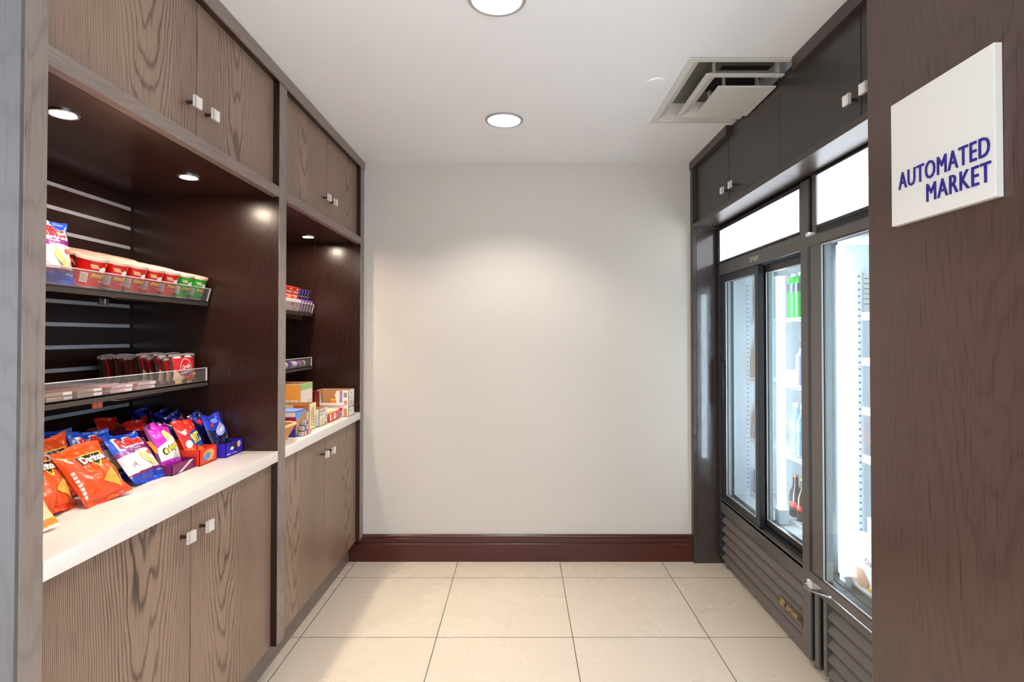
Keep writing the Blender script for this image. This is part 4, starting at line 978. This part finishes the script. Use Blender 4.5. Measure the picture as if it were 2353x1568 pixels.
# freezer goods
b_ = B().box(1.235, 1.30, 1.72, 2.092, .427, .612, 0, .003)
f = lambda y, z: (1.2345, y, z); f2 = lambda y, z: (1.2341, y, z)
b_.mapped(disc(1.93, .535, .07, .06, L=5), f, 1)
b_.mapped(text('Dazs', w=.062, h=.022, cx=0, cy=0, bold=.02, L=5), lambda a, c: (1.2341, 1.955 - a, .545 + c), 2)
b_.mapped(poly([(2.06, .452), (2.06, .492), (2.035, .512), (1.99, .505), (1.96, .470), (1.975, .448), (2.01, .44)], 5), f2, 3)
b_.mapped(poly([(2.058, .458), (2.056, .486), (2.036, .488), (2.034, .462)], 5), lambda y, z: (1.2337, y, z), 4)
b_.mapped(poly([(1.97, .46), (1.90, .445), (1.90, .437), (1.98, .445)], 5), f2, 5)
tag(b_.build('ice_cream_box', [C('icebox_white', (240, 236, 236), .5), C('icebox_oval', (248, 244, 244), .5), INK, C('ice_bar', (196, 140, 110), .5), CPALE, ORN], None, recalc=False, smooth=False), 'white ice cream box with a bitten bar picture, in the freezer bottom', 'box')
tag(B().box(1.302, 1.42, 1.72, 2.08, .427, .67, 0, .003).build('frozen_food_box', C('icebox_grey', (170, 168, 172), .5), None, smooth=False), 'grey frozen food box behind the ice cream box', 'box')
tag(B().box(1.208, 1.233, 2.06, 2.10, .427, .441, 0, .003).box(1.208, 1.233, 2.06, 2.10, .4425, .456, 0, .003).build('ice_tub', LINER, None), 'small white ribbed tub in the freezer corner', 'tub')
cu = thing('ice_cream_cup', 'white cup with red rim on the lowest freezer shelf', 'cup', (1.368, 2.11, .8836))
B().lathe([(.0001, 0), (.021, 0), (.028, .06), (.0001, .06)], (1.368, 2.11, .8836)).build('body', WHITE, cu)
B().lathe([(.0285, .055), (.030, .057), (.030, .066), (.0001, .066)], (1.368, 2.11, .8836)).build('lid', RRED, cu)

# ------------------------------------------------------------------ wall sign
sg = thing('wall_sign', 'square white acrylic sign with raised blue lettering on the dark wood wall', 'sign', (.945, 1.2235, 1.62))
B().box(.9285, .9445, 1.0728, 1.3747, 1.6235, 1.9275, 0, .0012).build('panel', SIGNW, sg, smooth=False)
wtext('AUTOMATED', .9284, 1.2145, 1.7285, .2615, .0412, SIGNB, 'lettering', sg, .003, 0., space=1.1)
wtext('MARKET', .9284, 1.1675, 1.677, .1715, .0405, SIGNB, 'lettering', sg, .003, 0., space=1.1)

# ------------------------------------------------------------------ ceiling fittings
def downlight(x, y, label, energy, group='recessed downlights'):
    d = thing('downlight', label, 'ceiling light', (x, y, CZ), group)
    B().lathe([(.082, -.0015), (.08, -.006), (.0905, -.0055), (.0925, -.003), (.0925, -.0003)], (x, y, CZ), 48).build('trim_ring', C('lamp_trim', (176, 172, 174), .35, metal=.4), d)
    B().lathe([(.0001, -.0042), (.0795, -.0042), (.0795, -.001), (.0001, -.001)], (x, y, CZ), 48).build('lens', E_LENS, d)
    lamp_spot('downlight_lamp', (x, y, CZ - .012), (0, 0, 0), energy, R(122), .55, .07, (1., .93, .84), d)
downlight(-.082, 2.672, 'round downlight in the ceiling, closest to the back wall', 36.)
downlight(-.0755, 1.706, 'round downlight at the top edge of the photo', 26.)
sc_ = tag(B().lathe([(.0001, -.009), (.041, -.009), (.043, -.0075), (.043, -.0004)], (.562, 2.272, CZ), 40).build('sprinkler_cover', CEIL), 'small round white cover plate on the ceiling left of the vent', 'sprinkler cover')
def sqring(cx, cy, ho, zo, hi, zi, b_, mi=0):
    o = [(cx + sx * ho, cy + sy * ho, zo) for sx, sy in ((-1, -1), (1, -1), (1, 1), (-1, 1))]
    i = [(cx + sx * hi, cy + sy * hi, zi) for sx, sy in ((-1, -1), (1, -1), (1, 1), (-1, 1))]
    b_._add(o + i, [(k, (k + 1) % 4, 4 + (k + 1) % 4, 4 + k) for k in range(4)], mi)
def clip(b_, x=1.026):
    bmesh.ops.bisect_plane(b_.bm, geom=b_.bm.verts[:] + b_.bm.edges[:] + b_.bm.faces[:], plane_co=(x, 0, 0), plane_no=(1, 0, 0), clear_outer=True)
    return b_
vt = thing('ceiling_vent', 'square white ceiling air diffuser with nested panels, at the right cabinets', 'vent', (.95, 2.385, CZ))
vx, vy = .955, 2.388
b_ = B(); sqring(vx, vy, .316, CZ - .0005, .316, CZ - .004, b_); sqring(vx, vy, .316, CZ - .004, .292, CZ - .005, b_); sqring(vx, vy, .292, CZ - .005, .29, CZ - .0005, b_)
sqring(vx, vy, .29, CZ - .0005, .262, CZ + .012, b_); sqring(vx, vy, .262, CZ + .012, .235, CZ + .06, b_)
clip(b_).build('outer_frame', VENTW, vt, recalc=False)
b_ = B(); sqring(vx, vy, .236, CZ + .06, .12, CZ + .066, b_, 1); sqring(vx, vy, .12, CZ + .066, .01, CZ + .08, b_)
clip(b_, 1.045).build('duct', [VENTD, C('vent_grey', (120, 115, 110), .5)], vt, recalc=False)
b_ = B(); sqring(vx, vy, .223, CZ - .021, .2, CZ - .02, b_); sqring(vx, vy, .2, CZ - .02, .172, CZ - .008, b_); sqring(vx, vy, .172, CZ - .008, .15, CZ + .03, b_); sqring(vx, vy, .223, CZ - .0205, .223, CZ - .016, b_); sqring(vx, vy, .223, CZ - .016, .155, CZ + .03, b_)
clip(b_, 1.044).build('middle_ring', VENTW, vt, recalc=False)
b_ = B().box(vx - .148, vx + .148, vy - .148, vy + .148, CZ - .036, CZ - .030, 0)
clip(b_, 1.044).build('centre_panel', VENTW, vt)
b_ = B()
for (ax, ay) in ((-.09, -.09), (.05, -.09), (-.09, .09)): B().box(vx + ax - .01, vx + ax - .007, vy + ay, vy + ay + .03, CZ - .03, CZ + .06).build('strut', VENTW, vt, smooth=False)
for (ax, ay) in ((-.16, .2), (.07, -.21), (-.18, -.2)): B().box(vx + ax, vx + ax + .003, vy + ay, vy + ay + .03, CZ - .016, CZ + .06).build('strut', VENTW, vt, smooth=False)
# unseen downlights added behind the camera to brighten the room
for x, y, t in ((-1., -.4, 'added unseen fill downlight to the left behind the camera'), (1., -.4, 'added unseen fill downlight to the right behind the camera'), (-1., -2., 'far added unseen fill downlight to the left'), (1., -2., 'far added unseen fill downlight to the right')):
    downlight(x, y, t, 30., 'added fill downlights')

# ------------------------------------------------------------------ world, camera
w = bpy.data.worlds.new('lobby_daylight'); scene.world = w; w.use_nodes = True
bg = w.node_tree.nodes['Background']; bg.inputs[0].default_value = (.76, .87, 1., 1); bg.inputs[1].default_value = 2.1
cam = bpy.data.cameras.new('camera'); co = bpy.data.objects.new('camera', cam); COL.objects.link(co)
cam.sensor_width = 36; cam.sensor_fit = 'HORIZONTAL'; cam.lens = 36 * F / 2353
PITCH = R(.75)
co.location = (0, 0, 1.35); co.rotation_euler = (R(90) + PITCH, 0, 0)
cam.shift_x = -(1197 - 1176.5) / 2353
cam.shift_y = -((784 - 773) + F * math.tan(PITCH)) / 2353
cam.clip_start = .02
scene.camera = co
vs_ = scene.view_settings
vs_.view_transform = 'Standard'; vs_.look = 'None'; vs_.gamma = 1; vs_.exposure = .7; vs_.use_curve_mapping = False
scene.cycles.use_denoising = True
scene.cycles.max_bounces = 6; scene.cycles.diffuse_bounces = 4; scene.cycles.glossy_bounces = 3; scene.cycles.transparent_max_bounces = 14
scene.cycles.use_adaptive_sampling = True; scene.cycles.adaptive_threshold = .12; scene.cycles.adaptive_min_samples = 20
scene.cycles.sample_clamp_indirect = 6
